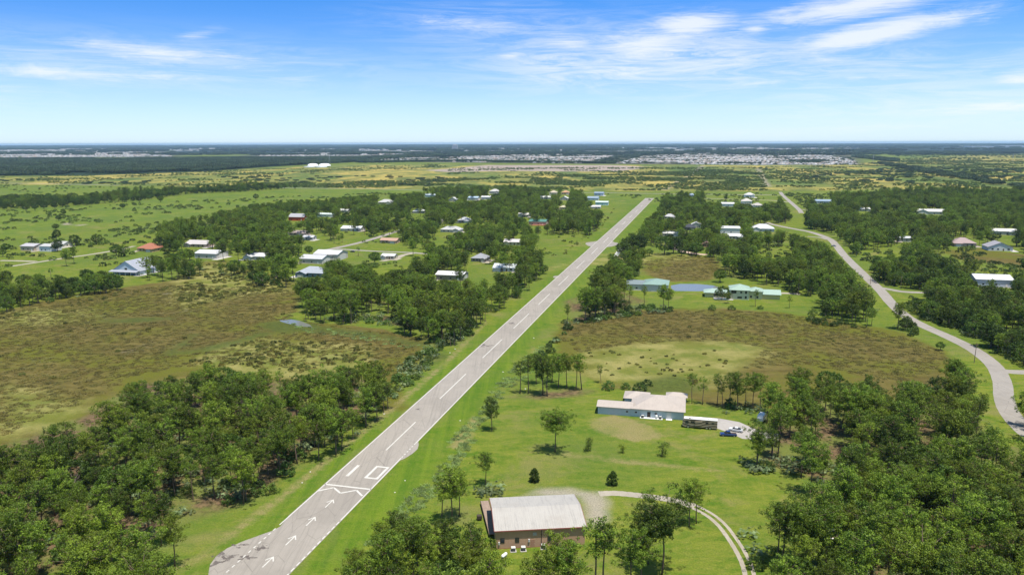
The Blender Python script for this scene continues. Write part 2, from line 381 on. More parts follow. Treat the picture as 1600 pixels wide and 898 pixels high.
c = q.mix(edge('darkw', 6, 8), c, (.022, .036, .018))
tw = q.mix(q.ramp(q.noise(pos, .006, 8, .75), .42, .6), (.030, .045, .022), (.14, .13, .10))
c = q.mix(edge('town', 5, 8), c, tw)
c = q.mix(edge('sand', 2, 3), c, q.mix(nFar, (.20, .16, .13), (.36, .30, .25)))
farw = q.mix(q.ramp(q.noise(pos, .0012, 8, .75), .45, .65), (.014, .026, .018), (.045, .055, .038))
c = q.mix(q.math('MULTIPLY', q.ramp(q.attr('dist'), 6500, 9000), q.math('SUBTRACT', 1, q.ramp(q.attr('town'), -4, 4))), c, farw)
c = q.mix(q.math('MULTIPLY', q.ramp(q.attr('dist'), 14000, 22000), .9), c, farw)
c = q.mix(1.0, c, q.comb(*(q.ramp(nD, .3, .7, .74, 1.2),)*3), 'MULTIPLY')
ps = q.N.new('ShaderNodeBsdfPrincipled'); ps.inputs['Roughness'].default_value = .95; ps.inputs['Specular IOR Level'].default_value = .05; q.L.new(c, ps.inputs['Base Color'])
bp = q.N.new('ShaderNodeBump'); bp.inputs['Strength'].default_value = .5; bp.inputs['Distance'].default_value = .35; q.L.new(nC, bp.inputs['Height']); q.L.new(bp.outputs[0], ps.inputs['Normal'])
o_ = q.N.new('ShaderNodeOutputMaterial'); q.L.new(ps.outputs[0], o_.inputs[0])
gm.materials.append(mg); gm.update()
tag(link(bpy.data.objects.new('ground', gm)), kind='structure')

# ------------------------------------------------------------ paved strips
def asphalt(name, ca, cb_, patch=.4):
    mt = bpy.data.materials.new(name); mt.use_nodes = True; s = NB(mt.node_tree); s.N.clear()
    g_ = s.N.new('ShaderNodeNewGeometry'); p_ = g_.outputs['Position']
    c_ = s.mix(s.noise(p_, .15, 6, .65), ca, cb_)
    lg = s.noise(s.mapping(p_, rot=RW, scale=(1.2, .02, 1)), 1.0, 5, .6)
    c_ = s.mix(s.math('MULTIPLY', s.ramp(lg, .45, .72), patch), c_, tuple(x*.72 for x in ca))
    c_ = s.mix(s.math('MULTIPLY', s.ramp(s.noise(p_, .5, 6, .7), .58, .68), .45), c_, tuple(x*.55 for x in ca))
    c_ = s.mix(s.math('MULTIPLY', s.ramp(s.noise(s.mapping(p_, rot=RW), .045, 6, .7), .45, .62), .4), c_, tuple(x*.78 for x in ca))
    vr_ = s.N.new('ShaderNodeTexVoronoi'); vr_.feature = 'DISTANCE_TO_EDGE'; vr_.inputs['Scale'].default_value = 1.0
    s.L.new(s.mapping(p_, rot=RW, scale=(.22, .055, 1)), vr_.inputs['Vector'])
    c_ = s.mix(s.math('MULTIPLY', s.ramp(vr_.outputs['Distance'], .012, .0, 0, 1), .5), c_, tuple(x*.45 for x in ca))
    c_ = s.mix(s.math('MULTIPLY', s.noise(p_, 6, 3, .7), .25), c_, tuple(min(1, x*1.35) for x in cb_))
    pr = s.N.new('ShaderNodeBsdfPrincipled'); pr.inputs['Roughness'].default_value = .9; pr.inputs['Specular IOR Level'].default_value = .15
    s.L.new(c_, pr.inputs['Base Color']); oo = s.N.new('ShaderNodeOutputMaterial'); s.L.new(pr.outputs[0], oo.inputs[0]); return mt
M_RUN = asphalt('runway_asphalt', (.220, .200, .175), (.300, .272, .238), .55)
M_ROAD = asphalt('road_asphalt', (.22, .20, .175), (.285, .262, .235), .2)
M_SHELL = asphalt('shell_gravel', (.24, .21, .165), (.38, .34, .275), .3)
M_PAINT = mat('white_paint', (.50, .485, .445), .7, .15, 2.5, dirt=((.28, .255, .225), .9))
M_STAIN = bpy.data.materials.new('dark_stain'); M_STAIN.use_nodes = True; s_ = NB(M_STAIN.node_tree); pr = M_STAIN.node_tree.nodes['Principled BSDF']
pr.inputs['Base Color'].default_value = (.12, .10, .09, 1); pr.inputs['Roughness'].default_value = .9
g_ = s_.N.new('ShaderNodeNewGeometry'); s_.L.new(s_.ramp(s_.noise(g_.outputs['Position'], .55, 6, .7, .6), .44, .56, 0, .75), pr.inputs['Alpha'])
def sheet(name, pts, z, m, kind='structure', parent=None, thick=0):
    k = MB(); k.poly([(x, y, z) for x, y in pts]); o = k.build(name, m, parent)
    if kind and parent is None: o['kind'] = kind
    return o
def ribbon(name, pts, wid, z, m, kind='structure', smooth=True, parent=None, px=True):
    P = [np.array(G(*p[:2])) if px else np.array(p[:2], float) for p in pts]; W = [(p[2] if len(p) > 2 else wid) for p in pts]
    if smooth and len(P) > 2:
        Q = []; WW = []
        for i in range(len(P)-1):
            p0 = P[max(i-1, 0)]; p1 = P[i]; p2 = P[i+1]; p3 = P[min(i+2, len(P)-1)]
            for t in np.linspace(0, 1, 9)[:-1]:
                Q.append(.5*((2*p1)+(-p0+p2)*t+(2*p0-5*p1+4*p2-p3)*t*t+(-p0+3*p1-3*p2+p3)*t**3)); WW.append(W[i]*(1-t)+W[i+1]*t)
        Q.append(P[-1]); WW.append(W[-1]); P, W = Q, WW
    k = MB(); n = len(P)
    for i in range(n):
        t = P[min(i+1, n-1)]-P[max(i-1, 0)]; t = t/np.linalg.norm(t); nn_ = np.array([-t[1], t[0]])*W[i]/2
        wob = 1+.10*math.sin(i*1.7)*(.5 if wid < 5 else .12)
        k.v += [(*(P[i]+nn_*wob), z), (*(P[i]-nn_*wob), z)]
    for i in range(n-1): k.f.append((2*i, 2*i+1, 2*i+3, 2*i+2)); k.m.append(0)
    o = k.build(name, m, parent)
    # faces must look up
    if o.data.polygons[0].normal.z < 0: o.data.flip_normals()
    if kind and parent is None: o['kind'] = kind
    return o
# runway frame: u across (to the right), v along
Lr = G(507.4, 756.2); Rr = G(580, 764)
rd = G(1009, 309.5)-G(507.4, 756.2); rd = rd/np.linalg.norm(rd); ru = np.array([rd[1], -rd[0]])
RC = (Lr+Rr)/2; RWD = abs((Rr-Lr)@ru)
def RP(u, v): return RC+ru*u+rd*v
def vat(py):                                        # v at which the runway centre line shows at photo row py
    lo, hi = -150, 3000
    for _ in range(50):
        mid = (lo+hi)/2; p_ = RP(0, mid); _, yy = PJ(p_[0], p_[1], 0)
        if yy > py: lo = mid
        else: hi = mid
    return lo
hw = RWD/2+.25; VE = vat(309.6)
def uv(px, py): g = G(px, py)-RC; return g@ru, g@rd
pts = [(hw, -75), (hw, VE), (-hw, VE)]
lft = [uv(*p) for p in [(438,822),(425,829),(405,836),(380,845),(355,856),(338,868),(328,882),(325,900),(335,940)]]
pts += [(-hw, lft[0][1]+6)]+[(a, c_) for a, c_ in lft]
pts += [(lft[-1][0]+6, -75)]
rp_ = [tuple(RP(*p)) for p in pts]
sheet('runway', rp_[::-1] if np.cross(rp_[1]-np.array(rp_[0]), np.array(rp_[2])-rp_[1]) < 0 else rp_, .05, M_RUN)
def rquad(name, u0, u1, v0, v1, z=.058, m=None):
    k = MB(); k.poly([(*RP(u0, v0), z), (*RP(u1, v0), z), (*RP(u1, v1), z), (*RP(u0, v1), z)]); return k
def upf(o):
    if o.data.polygons[0].normal.z < 0: o.data.flip_normals()
    return o
e = hw-.35; vmk = MB()
def strip(k, a, c_, wdt, z=.058):
    a = np.array(a, float); c_ = np.array(c_, float); t = (c_-a)/np.linalg.norm(c_-a); n_ = np.array([-t[1], t[0]])*wdt/2
    k.poly([(*RP(*(a-n_)), z), (*RP(*(a+n_)), z), (*RP(*(c_+n_)), z), (*RP(*(c_-n_)), z)])
k = MB(); v0 = -40.
left_v = uv(440, 820)[1]
strip(k, (-e, left_v), (-e, VE-2), .34)
vr = [uv(655, 693)[1], uv(632, 716)[1]]
strip(k, (e, uv(530, 812)[1]), (e, min(vr)), .34); strip(k, (e, max(vr)), (e, VE-2), .34)
vv = left_v-2
while vv > left_v-36: strip(k, (-e, vv), (-e, vv-1.1), .34); vv -= 2.3
vv = uv(530, 812)[1]-1
while vv > -62: strip(k, (e, vv), (e, vv-1.6), .34); vv -= 2.6
vv = min(vr)+.6
while vv < max(vr): strip(k, (e, vv), (e, vv+.9), .34); vv += 2.2
mk = tag(k.build('edge_line', M_PAINT), kind='structure')
k = MB()
for (y0, y1) in [(703,659),(623,584),(559,530),(513,490),(476,459),(446,431),(419,407),(397,387),(379,371),(363,357),(351,346),(340,336),(331,328),(323,321)]:
    strip(k, (0, vat(y0)), (0, vat(y1)), .42)
tag(k.build('centre_line', M_PAINT), kind='structure')
k = MB(); strip(k, (-e-.1, 0), (e+.1, 0), .75)
zp = [uv(*p) for p in [(497,766.5),(521.5,761.5),(532,770),(557,765.5),(566,774.5)]]
for a, c_ in zip(zp[:-1], zp[1:]): strip(k, a, c_, .62, .059)
tag(k.build('threshold_marking', M_PAINT), kind='structure')
k = MB()                                            # the figures 1 and 0
a, c_ = uv(542, 743.5), uv(560.5, 726.5); um = (a[0]+c_[0])/2; strip(k, (um, a[1]), (um, c_[1]), .95)
u0, v0_ = uv(569.5, 746); u1, _ = uv(588, 748.5); v1 = (uv(583.5, 728)[1]+uv(606, 730)[1])/2; u0 = u0+.3
v0_ += .2
strip(k, (u0, v0_), (u0, v1), .8); strip(k, (u1, v0_), (u1, v1), .8); strip(k, (u0-.4, v0_), (u1+.4, v0_), .8, .0585); strip(k, (u0-.4, v1), (u1+.4, v1), .8, .0585)
tag(k.build('runway_number', M_PAINT), kind='structure')
for (tx, ty) in [(522,780.5),(493,807.5),(462,836.5),(427.5,869.5)]:
    u_, v_ = uv(tx, ty); u_ = -.25; k = MB()
    strip(k, (u_, v_-4.9), (u_, v_-.1), .31); strip(k, (u_-1.1, v_-1.9), (u_+.1, v_+.1), .31, .0585); strip(k, (u_+1.1, v_-1.9), (u_-.1, v_+.1), .31, .059)
    tag(k.build('arrow_marking', M_PAINT), kind='structure')
def blob(cx, cy, rx, ry, seed, z, name, m, n=26):
    r_ = random.Random(seed); c0 = G(cx, cy); s_ = mpp(cx, cy); P_ = []
    ph = [r_.uniform(0, 6.28) for _ in range(4)]
    for i in range(n):
        t_ = 2*math.pi*i/n; q_ = 1+.32*math.sin(3*t_+ph[0])+.25*math.sin(5*t_+ph[1])+.18*math.sin(8*t_+ph[2])
        P_.append((c0[0]+rx*s_*q_*math.cos(t_), c0[1]+ry*s_*q_*math.sin(t_)*2.0))
    return sheet(name, P_, z, m)
blob(347,872,16,8,1,.055,'pavement_stain',M_STAIN); blob(375,852,11,3.5,2,.0552,'pavement_stain',M_STAIN); blob(408,855,9,5,3,.0554,'pavement_stain',M_STAIN); blob(385,871,12,3,4,.0556,'pavement_stain',M_STAIN)
blob(660,588,4,1,5,.055,'pavement_stain',M_STAIN); blob(757,540,10,4,8,.055,'pavement_stain',M_STAIN); blob(653,639,3,1.5,6,.055,'pavement_stain',M_STAIN); blob(639,679,2.5,1.2,9,.055,'pavement_stain',M_STAIN);blob(800,505,4,3,19,.055,'pavement_stain',M_STAIN)
# bulge on the right edge and aprons at mid runway
def rsheet(name, uvs, z, m): return upf(sheet(name, [tuple(RP(*p)) for p in uvs], z, m))
va, vb = max(vr), min(vr)
rsheet('runway_shoulder', [(hw-.1, vb-2), (hw+.9, vb), (hw+1.9, (va+vb)/2-2), (hw+2.1, (va+vb)/2+2), (hw+1.2, va-1), (hw-.1, va+2)], .046, M_RUN)
vm0, vm1 = vat(384.5), vat(378); vd = vm1-vm0
rsheet('taxiway', [(-hw+.1, vm0-6), (-hw-4, vm0), (-hw-9, vm0+vd*.45), (-hw-9, vm0+vd*.75), (-hw-3, vm1), (-hw+.1, vm1+7)], .045, M_ROAD)
rsheet('taxiway', [(hw-.1, vm0-6), (hw+4, vm0), (hw+9, vm0+vd*.4), (hw+9, vm0+vd*.8), (hw+3, vm1), (hw-.1, vm1+7)], .045, M_ROAD)
vx = vat(434); rsheet('taxiway', [(-hw+.1, vx-3), (-hw-2.5, vx-1), (-hw-3, vx+5), (-hw+.1, vx+9)], .045, M_ROAD)
# roads
MAINROAD = [(1222,303),(1234,316),(1250,330),(1238,345),(1203,350)]
ribbon('road', [(1219,300),(1224,306),(1236,316.5),(1249,328),(1252,333)], 7, .03, M_ROAD)
RD2 = [(1198,347.5),(1208,351),(1240,357.5),(1268,363),(1295,373),(1307,384),(1320,400),(1348,427.6),(1375,453),(1392,472.7),(1414,493),(1441,508),(1477,524),(1514,542),(1539,558.5),(1556,575),(1566,597),(1569,622),(1578,645),(1602,673),(1660,720),(1760,790)]
ribbon('road', RD2, 7.2, .034, M_ROAD)
ribbon('side_road', [(1372,449),(1390,452),(1410,455.5),(1440,457),(1480,458)], 6, .026, M_ROAD)
ribbon('side_road', [(1560,578),(1580,580.5),(1610,581.5),(1700,583)], 6.5, .026, M_ROAD)
ribbon('side_road', [(1253,327.5),(1270,329),(1290,329)], 5, .026, M_ROAD)
ribbon('side_road', [(1295,374.5),(1280,371),(1262,369.5)], 5, .026, M_ROAD)
ribbon('cross_road', [(-200,286.5),(0,286.2),(60,287),(185,289.7)], 9, .03, M_ROAD, smooth=False)
ribbon('cross_road', [(433,293.8),(560,295),(668,297.6),(760,299.6),(944,301.3),(1034,302.8),(1130,304),(1219,305)], 8, .028, M_ROAD, smooth=False)
ribbon('local_road', [(505,391),(520,388.5),(560,379.5),(590,371),(623,360.5),(650,354),(690,347)], 7, .028, M_ROAD)
ribbon('local_road', [(519,388),(560,391),(600,393),(640,394.5),(670,397)], 5.5, .024, M_ROAD)
ribbon('driveway', [(596,408),(618,403.5),(632,398),(652,394.5)], 6, .02, M_SHELL)
ribbon('local_road', [(688,345),(700,340),(715,331),(726,322)], 7, .026, M_ROAD)
ribbon('driveway', [(0,407),(30,407.5),(56,408.5)], 5, .02, M_SHELL)
ribbon('driveway', [(17,416),(50,411),(95,404),(135,398.5),(175,392),(210,384.5)], 5, .022, M_SHELL)
ribbon('driveway', [(1050,386),(1065,392),(1085,396),(1104,398)], 7, .02, mat('pink_gravel', (.46, .34, .28), .9))
ribbon('driveway', [(962,400),(966,394),(972,387)], 4, .02, mat('grey_concrete', (.42, .42, .40), .85))
ribbon('driveway', [(1214,458),(1230,458),(1250,460)], 5, .02, M_SHELL)
ribbon('driveway', [(1478,458),(1500,451),(1520,450),(1600,449)], 6, .02, M_SHELL)
ribbon('driveway', [(1050,367),(1090,362),(1120,366),(1140,368)], 6, .02, M_SHELL)
ribbon('driveway', [(1093,309.5),(1130,311),(1200,313),(1232,316)], 6, .02, M_SHELL)
ribbon('driveway', [(720,332),(735,318),(750,312),(775,303)], 6, .022, M_SHELL)
upf(sheet('driveway', PXW([(1066,656),(1076,650),(1095,651),(1125,653.5),(1155,659),(1180,670),(1216,678),(1216,689),(1190,687),(1160,685),(1140,676),(1118,668),(1105,664)]), .024, asphalt('concrete_drive', (.27,.25,.23), (.35,.33,.31), .1)))
# shell track curving off the hangar yard: first full width, then two wheel tracks
TR = [(936,771),(960,770),(985,772),(1010,775),(1040,779),(1065,784),(1085,791)]
upf(ribbon('shell_track', [(*p, 3.2) for p in TR], 3.2, .018, M_SHELL))
TP = [G(*p) for p in [(1078,788),(1095,796),(1112,806),(1128,820),(1142,838),(1155,858),(1166,880),(1172,905),(1174,950)]]
for off, wd in ((-1.0, 1.15), (1.05, .95)):
    Q = []
    for i, p_ in enumerate(TP):
        t = TP[min(i+1, len(TP)-1)]-TP[max(i-1, 0)]; t = t/np.linalg.norm(t); Q.append((*(p_+np.array([-t[1], t[0]])*off), wd))
    upf(ribbon('shell_track', Q, wd, .016, M_SHELL, px=False))
# water
mw = bpy.data.materials.new('pond_water'); mw.use_nodes = True; s_ = NB(mw.node_tree); pr = mw.node_tree.nodes['Principled BSDF']
pr.inputs['Base Color'].default_value = (.16, .17, .15, 1); pr.inputs['Roughness'].default_value = .16; pr.inputs['IOR'].default_value = 1.33; pr.inputs['Specular IOR Level'].default_value = .8
upf(sheet('pond', PXW([(1048,446),(1062,443.5),(1090,443.6),(1115,446),(1125,449),(1122,453.5),(1090,455),(1055,454.5),(1049,451)]), .03, mw))
upf(sheet('pond', PXW([(436,499),(452,498.5),(468,501),(484,507),(488,511),(470,510),(448,505),(438,502)]), .03, mw))
upf(sheet('pond', PXW([(-20,437),(8,437),(14,441),(10,446),(-20,447)]), .03, mw))

# ------------------------------------------------------------ vegetation meshes
def tris_mesh(name, V, tone, mat_, extra=None):
    """V: (n,3,3) triangles; extra: (verts, faces, material) of wood joined as a second slot"""
    n = len(V); vs = V.reshape(-1, 3); fs = np.arange(3*n).reshape(n, 3)
    tn = np.repeat(tone, 3)
    me = bpy.data.meshes.new(name)
    if extra is not None:
        ev, ef, em = extra; allv = vs.tolist()+list(ev); allf = fs.tolist()+[tuple(i+3*n for i in f) for f in ef]
        me.from_pydata(allv, [], allf); me.materials.append(mat_); me.materials.append(em)
        me.polygons.foreach_set('material_index', [0]*n+[1]*len(ef)); tn = np.concatenate([tn, np.zeros(len(ev))])
    else:
        me.from_pydata(vs.tolist(), [], fs.tolist()); me.materials.append(mat_)
    at = me.attributes.new('tone', 'FLOAT', 'POINT'); at.data.foreach_set('value', tn.astype(np.float32)); me.update(); return me
def tufts(cs, rad, ntri, length, width, rg, up=.35, outc=None, flat=.72):
    """leaf triangles round each cluster centre: most lie on the cluster's surface, some stick out"""
    out = []; tone = []
    for c_ in cs:
        r_ = rad*rg.uniform(.7, 1.3); dv = rg.normal(size=(ntri, 3)); dv /= np.linalg.norm(dv, axis=1)[:, None]
        dv[:, 2] = dv[:, 2]*.8+up*.7; dv /= np.linalg.norm(dv, axis=1)[:, None]
        t1 = np.cross(dv, rg.normal(size=(ntri, 3))); t1 /= np.linalg.norm(t1, axis=1)[:, None]; t2 = np.cross(dv, t1)
        isf = (rg.random(ntri) < flat)[:, None]
        long_ = np.where(isf, t1+dv*rg.normal(0, .35, (ntri, 1)), dv); side = np.where(isf, t2+dv*rg.normal(0, .3, (ntri, 1)), t1)
        L_ = length*rg.uniform(.6, 1.3, (ntri, 1)); W_ = width*rg.uniform(.7, 1.3, (ntri, 1))*np.where(isf, 1.35, 1)
        base = c_+dv*r_*np.where(isf, rg.uniform(.55, 1.05, (ntri, 1)), rg.uniform(.3, .9, (ntri, 1)))-np.where(isf, long_*L_*.5, 0)
        tip = base+long_*L_; mid = (base+tip)/2
        out.append(np.stack([base-side*W_*.5, mid+side*W_, tip], 1)); tone.append(np.clip(rg.uniform(0, 1)*.6+rg.uniform(0, .4, ntri), 0, 1))
    return np.concatenate(out), np.concatenate(tone)
def pine(seed, h=15, rad=3.9, base=.46, nb=22, wide=False, dens=46):
    rg = np.random.default_rng(seed); wood = MB(); cs = []; rs = []
    lean = rg.normal(size=2)*.35
    tr = lambda z: np.array([lean[0]*(z/h)**2*1.5+.15*math.sin(z*.5+seed), lean[1]*(z/h)**2*1.5+.15*math.cos(z*.4+seed), z])
    top = h*.9
    wood.tube([tr(z) for z in np.linspace(0, top, 8)], list(np.linspace(.22, .06, 8)), 6)
    lobes = [(rg.uniform(0, 6.28), rg.uniform(.15, .3)) for _ in range(4)]
    for i in range(nb):                                # boughs that each end in a few needle puffs
        t = (i+rg.uniform(0, 1))/nb; an = i*2.4+rg.uniform(-.5, .5)
        k_ = 1+sum(b_*math.cos(an-a_) for a_, b_ in lobes)*.6
        if wide: prof = .75+.35*math.sin(math.pi*t); zc = h*(base+.10+(.86-base)*t)
        else: prof = math.sqrt(max(.05, 1-(max(0, t-.28)/.76)**2))*(1 if t > .28 else .6+1.4*t); zc = h*(base+(.93-base)*t)
        ln = rad*prof*k_*rg.uniform(.75, 1.1)
        p0 = tr(zc*.93); p2 = p0+np.array([math.cos(an)*ln, math.sin(an)*ln, (.12+.3*t)*ln+h*.03])
        p1 = (p0+p2)/2-np.array([0, 0, .08*ln])
        wood.tube([p0, p1, p2], [.08, .055, .03], 4, cap=False)
        m_ = 2+int(ln > 1.8)+int(ln > 3)+(1 if wide else 0)
        for j in range(m_):
            s_ = 1-.30*j; q_ = p0+(p2-p0)*s_+rg.normal(size=3)*np.array([.55, .55, .22]); cs.append(q_); rs.append(rg.uniform(.5, .95))
            if rg.random() < .55: cs.append(q_+rg.normal(size=3)*np.array([.9, .9, .3])); rs.append(rg.uniform(.4, .75))
    for j in range(5): cs.append(tr(top)+rg.normal(size=3)*np.array([.9, .9, .3])+[0, 0, .3]); rs.append(.7)
    V = []; T = []
    for c_, r_ in zip(cs, rs):
        v_, t_ = tufts([c_], r_, int(dens*.85*(r_/.7)**1.5)+8, .34, .125, rg, .35); V.append(v_); T.append(t_)
    return np.concatenate(V), np.concatenate(T), wood
def oak(seed, h=9, rad=5, low=.15, ncl=130, dens=34):
    rg = np.random.default_rng(seed); wood = MB()
    wood.tube([(0, 0, 0), (.1, .05, h*.2), (0, .1, h*.42)], [.38, .3, .2], 7)
    cs = []; bump = [(rg.normal(size=3), rg.uniform(.75, 1.15)) for _ in range(7)]
    for i in range(ncl):
        dv = rg.normal(size=3); dv /= np.linalg.norm(dv); dv[2] = dv[2]*.9+.15
        k_ = 1.0
        for bv, bs in bump:
            bv_ = bv/np.linalg.norm(bv); k_ = k_*(1+(bs-1)*max(0, dv@bv_)**3)
        r_ = rg.uniform(.55, 1)**.5*k_
        zc = h*(low+(1-low)*.5); c_ = np.array([dv[0]*rad*r_, dv[1]*rad*r_, zc+dv[2]*h*(1-low)*.5*r_]); c_[2] = max(c_[2], h*.1)
        cs.append(c_)
        if i % 9 == 0: wood.tube([(0, .1, h*.35), tuple(np.array([0, 0, h*.35])*.5+c_*.5), tuple(c_)], [.14, .09, .03], 4, cap=False)
    V, T = tufts(cs, .75, dens, .42, .20, rg, .35); return V, T, wood
def bush(seed, h=2.6, rad=2.0, ncl=34, dens=26, ln=.34, wd=.15):
    rg = np.random.default_rng(seed); cs = []; wood = MB(); wood.tube([(0, 0, 0), (.05, 0, h*.4)], [.09, .05], 5)
    for i in range(ncl):
        dv = rg.normal(size=3); dv /= np.linalg.norm(dv); dv[2] = abs(dv[2]); r_ = rg.uniform(.5, 1)**.5
        cs.append(np.array([dv[0]*rad*r_, dv[1]*rad*r_, .25+dv[2]*(h-.5)*r_]))
    V, T = tufts(cs, .45, dens, ln, wd, rg, .3); return V, T, wood
def conifer(seed, h=4, rad=1.6, dens=26):             # clipped teardrop bush
    rg = np.random.default_rng(seed); cs = []; wood = MB(); wood.tube([(0, 0, 0), (0, 0, h*.7)], [.1, .05], 5)
    for i in range(150):
        t = rg.uniform(0, 1); z = .3+t*(h-.5); r_ = rad*math.sin(math.pi*min(1, .3+.68*t))**.8*rg.uniform(.1, 1)**.5; an = rg.uniform(0, 6.28)
        cs.append(np.array([math.cos(an)*r_, math.sin(an)*r_, z]))
    V, T = tufts(cs, .32, dens, .3, .14, rg, .3); return V, T, wood
def palmetto(seed, rad=2.0, nf=26):
    rg = np.random.default_rng(seed); V = []; T = []; wood = MB(); wood.tube([(0, 0, 0), (.2, 0, .5)], [.1, .08], 5)
    for i in range(nf):
        an = rg.uniform(0, 6.28); r_ = rad*rg.uniform(.1, 1)**.6; c_ = np.array([math.cos(an)*r_, math.sin(an)*r_, rg.uniform(.6, 1.7)])
        nrm_ = np.array([math.cos(an)*.5, math.sin(an)*.5, 1.0])+rg.normal(size=3)*.3; nrm_ /= np.linalg.norm(nrm_)
        a_ = np.cross(nrm_, [0, 0, 1.01]); a_ /= np.linalg.norm(a_)+1e-9; b_ = np.cross(nrm_, a_); tn = rg.uniform(0, 1)
        for k_ in range(9):
            t = -2.2+4.4*k_/8+rg.uniform(-.1, .1); d_ = a_*math.cos(t)+b_*math.sin(t); s_2 = np.cross(nrm_, d_)*.09
            V.append([c_+s_2, c_-s_2+d_*.05, c_+d_*.62+nrm_*rg.uniform(-.12, .05)]); T.append(tn)
    return np.array(V), np.array(T), wood
def palm(seed, h=7):
    rg = np.random.default_rng(seed); V = []; T = []; wood = MB(); wood.tube([(0, 0, 0), (.15, 0, h*.5), (.1, .1, h)], [.2, .16, .17], 7)
    top = np.array([.1, .1, h])
    for i in range(30):
        an = rg.uniform(0, 6.28); ev = rg.uniform(-.6, 1.2); d_ = np.array([math.cos(an)*math.cos(ev), math.sin(an)*math.cos(ev), math.sin(ev)]); tip = top+d_*1.1; tn = rg.uniform(0, .7)
        sd = np.cross(d_, rg.normal(size=3)); sd /= np.linalg.norm(sd); up_ = np.cross(sd, d_)
        for k_ in range(10):
            t = -1.2+2.4*k_/9; e_ = d_*math.cos(t)+sd*math.sin(t); w_ = np.cross(up_, e_)*.1
            V.append([tip+w_, tip-w_, tip+e_*1.0-np.array([0, 0, .25])]); T.append(tn)
    return np.array(V), np.array(T), wood
def grass_clump(seed, n=60, rad=1.3, h=.9):
    rg = np.random.default_rng(seed); b_ = np.stack([rg.uniform(-rad, rad, n), rg.uniform(-rad, rad, n), np.zeros(n)], 1)
    tip = b_+np.stack([rg.normal(0, .55, n), rg.normal(0, .55, n), h*rg.uniform(.3, 1.0, n)], 1); an = rg.uniform(0, 3.14, n)
    s2 = np.stack([np.cos(an), np.sin(an), 0*an], 1)*.13
    return np.stack([b_-s2, b_+s2, tip], 1), rg.uniform(0, 1, n), None

class Kind:
    """a tree kind: meshes for trunk and crown of the individuals, joined meshes for the far-off wood"""
    def __init__(s, name, cat, variants, fmat, wmat, partname='crown', stem='trunk'):
        s.name, s.cat, s.partname, s.stem = name, cat, partname, stem; s.var = []; s.src = []
        for V, T, wood in variants:
            cm_ = tris_mesh(partname, V, T, fmat)
            wm = wood.mesh(stem, wmat, True) if wood else None
            jm = tris_mesh(name+'_mesh', V, T, fmat, (wood.v, wood.f, wmat) if wood else None)
            so_ = bpy.data.objects.new(name+'_source', jm); s.var.append((cm_, wm)); s.src.append(so_)
            s_h = V[:, :, 2].max(); 
        s.h = [float(v[0][:, :, 2].max()) for v in variants]; s.r = [float(np.abs(v[0][:, :, :2]).max()) for v in variants]
    def put(s, i, x, y, sc, rz, label, group=None):
        o = empty(s.name, (x, y, 0), rz); o.scale = (sc, sc, sc); tag(o, label, s.cat, group)
        cm_, wm = s.var[i]
        link(bpy.data.objects.new(s.partname, cm_), o)
        if wm: link(bpy.data.objects.new(s.stem, wm), o)
        return o
PINE = Kind('pine_tree', 'pine tree', [pine(1), pine(2, 16, 4.3), pine(3, 14, 3.5, .42), pine(4, 15, 4.5, .52), pine(5, 16.5, 3.8, .5), pine(6, 13, 3.8, .36), pine(7, 15.5, 4.8, .45)], M_PINE, M_BARK)
THIN = Kind('pine_tree', 'pine tree', [pine(11, 15, 2.2, .58, 13, dens=30), pine(12, 16, 2.0, .62, 12, dens=30), pine(13, 14, 2.3, .52, 13, dens=30)], M_PINE, M_BARK)
WIDEP = Kind('pine_tree', 'pine tree', [pine(21, 15, 4.9, .55, 30, True, 52), pine(22, 14.5, 5.6, .5, 38, True, 52)], M_PINE, M_BARK)
SAPL = Kind('pine_sapling', 'sapling', [pine(31, 5, 1.1, .2, 14, dens=16), pine(32, 4, .8, .2, 10, dens=10)], M_PINE, M_BARK)
OAK = Kind('oak_tree', 'oak tree', [oak(41), oak(42, 10, 5.5, .12), oak(43, 8, 4.3, .2, 100), oak(44, 11, 5.0, .1, 150)], M_OAK, M_OBARK)
BUSH = Kind('bush', 'bush', [bush(51), bush(52, 3.2, 2.6, 46), bush(53, 2.0, 1.7, 24)], M_SHRUB, M_OBARK, 'foliage', 'stem')
SCRUBK = Kind('scrub', 'scrub', [bush(55, 2.6, 3.2, 30, 18, .6, .3), bush(56, 3.4, 3.0, 30, 18, .6, .3)], M_SCRUB, M_OBARK, 'foliage', 'stem')
TOPI = Kind('round_bush', 'bush', [conifer(61, 4.6, 1.75)], M_OAK, M_OBARK, 'foliage', 'stem')
PALMT = Kind('saw_palmetto', 'palmetto', [palmetto(71), palmetto(72, 2.6, 36)], M_PALM, M_OBARK, 'fronds', 'stem')
PALM = Kind('cabbage_palm', 'palm tree', [palm(81), palm(82, 8.5)], M_SHRUB, M_OBARK, 'fronds', 'trunk')
def woodmass(seed, L=45, h=12):
    rg = np.random.default_rng(seed); n = 420
    c_ = np.stack([rg.uniform(-L/2, L/2, n), rg.uniform(-L/2, L/2, n), rg.uniform(.35, 1, n)*h*.85], 1)
    V, T = tufts(c_, 1.6, 7, 2.4, 1.5, rg, .5); return V, T, None
MASS = Kind('woodland', 'woodland', [woodmass(91), woodmass(92), woodmass(93)], M_MASS, M_BARK)
MSCR = Kind('marsh_scrub', 'scrub', [bush(57, 1.6, 2.6, 26, 20, .5, .24), bush(58, 2.2, 2.4, 26, 20, .5, .24)], foliage('marsh_scrub_leaves', (.060, .075, .014), (.170, .185, .040), yellow=.5), M_OBARK, 'foliage', 'stem')
GR1 = Kind('marsh_grass', 'grass', [grass_clump(95, 60, 1.3, .38), grass_clump(96, 70, 1.5, .45)], M_MARSHG, None)
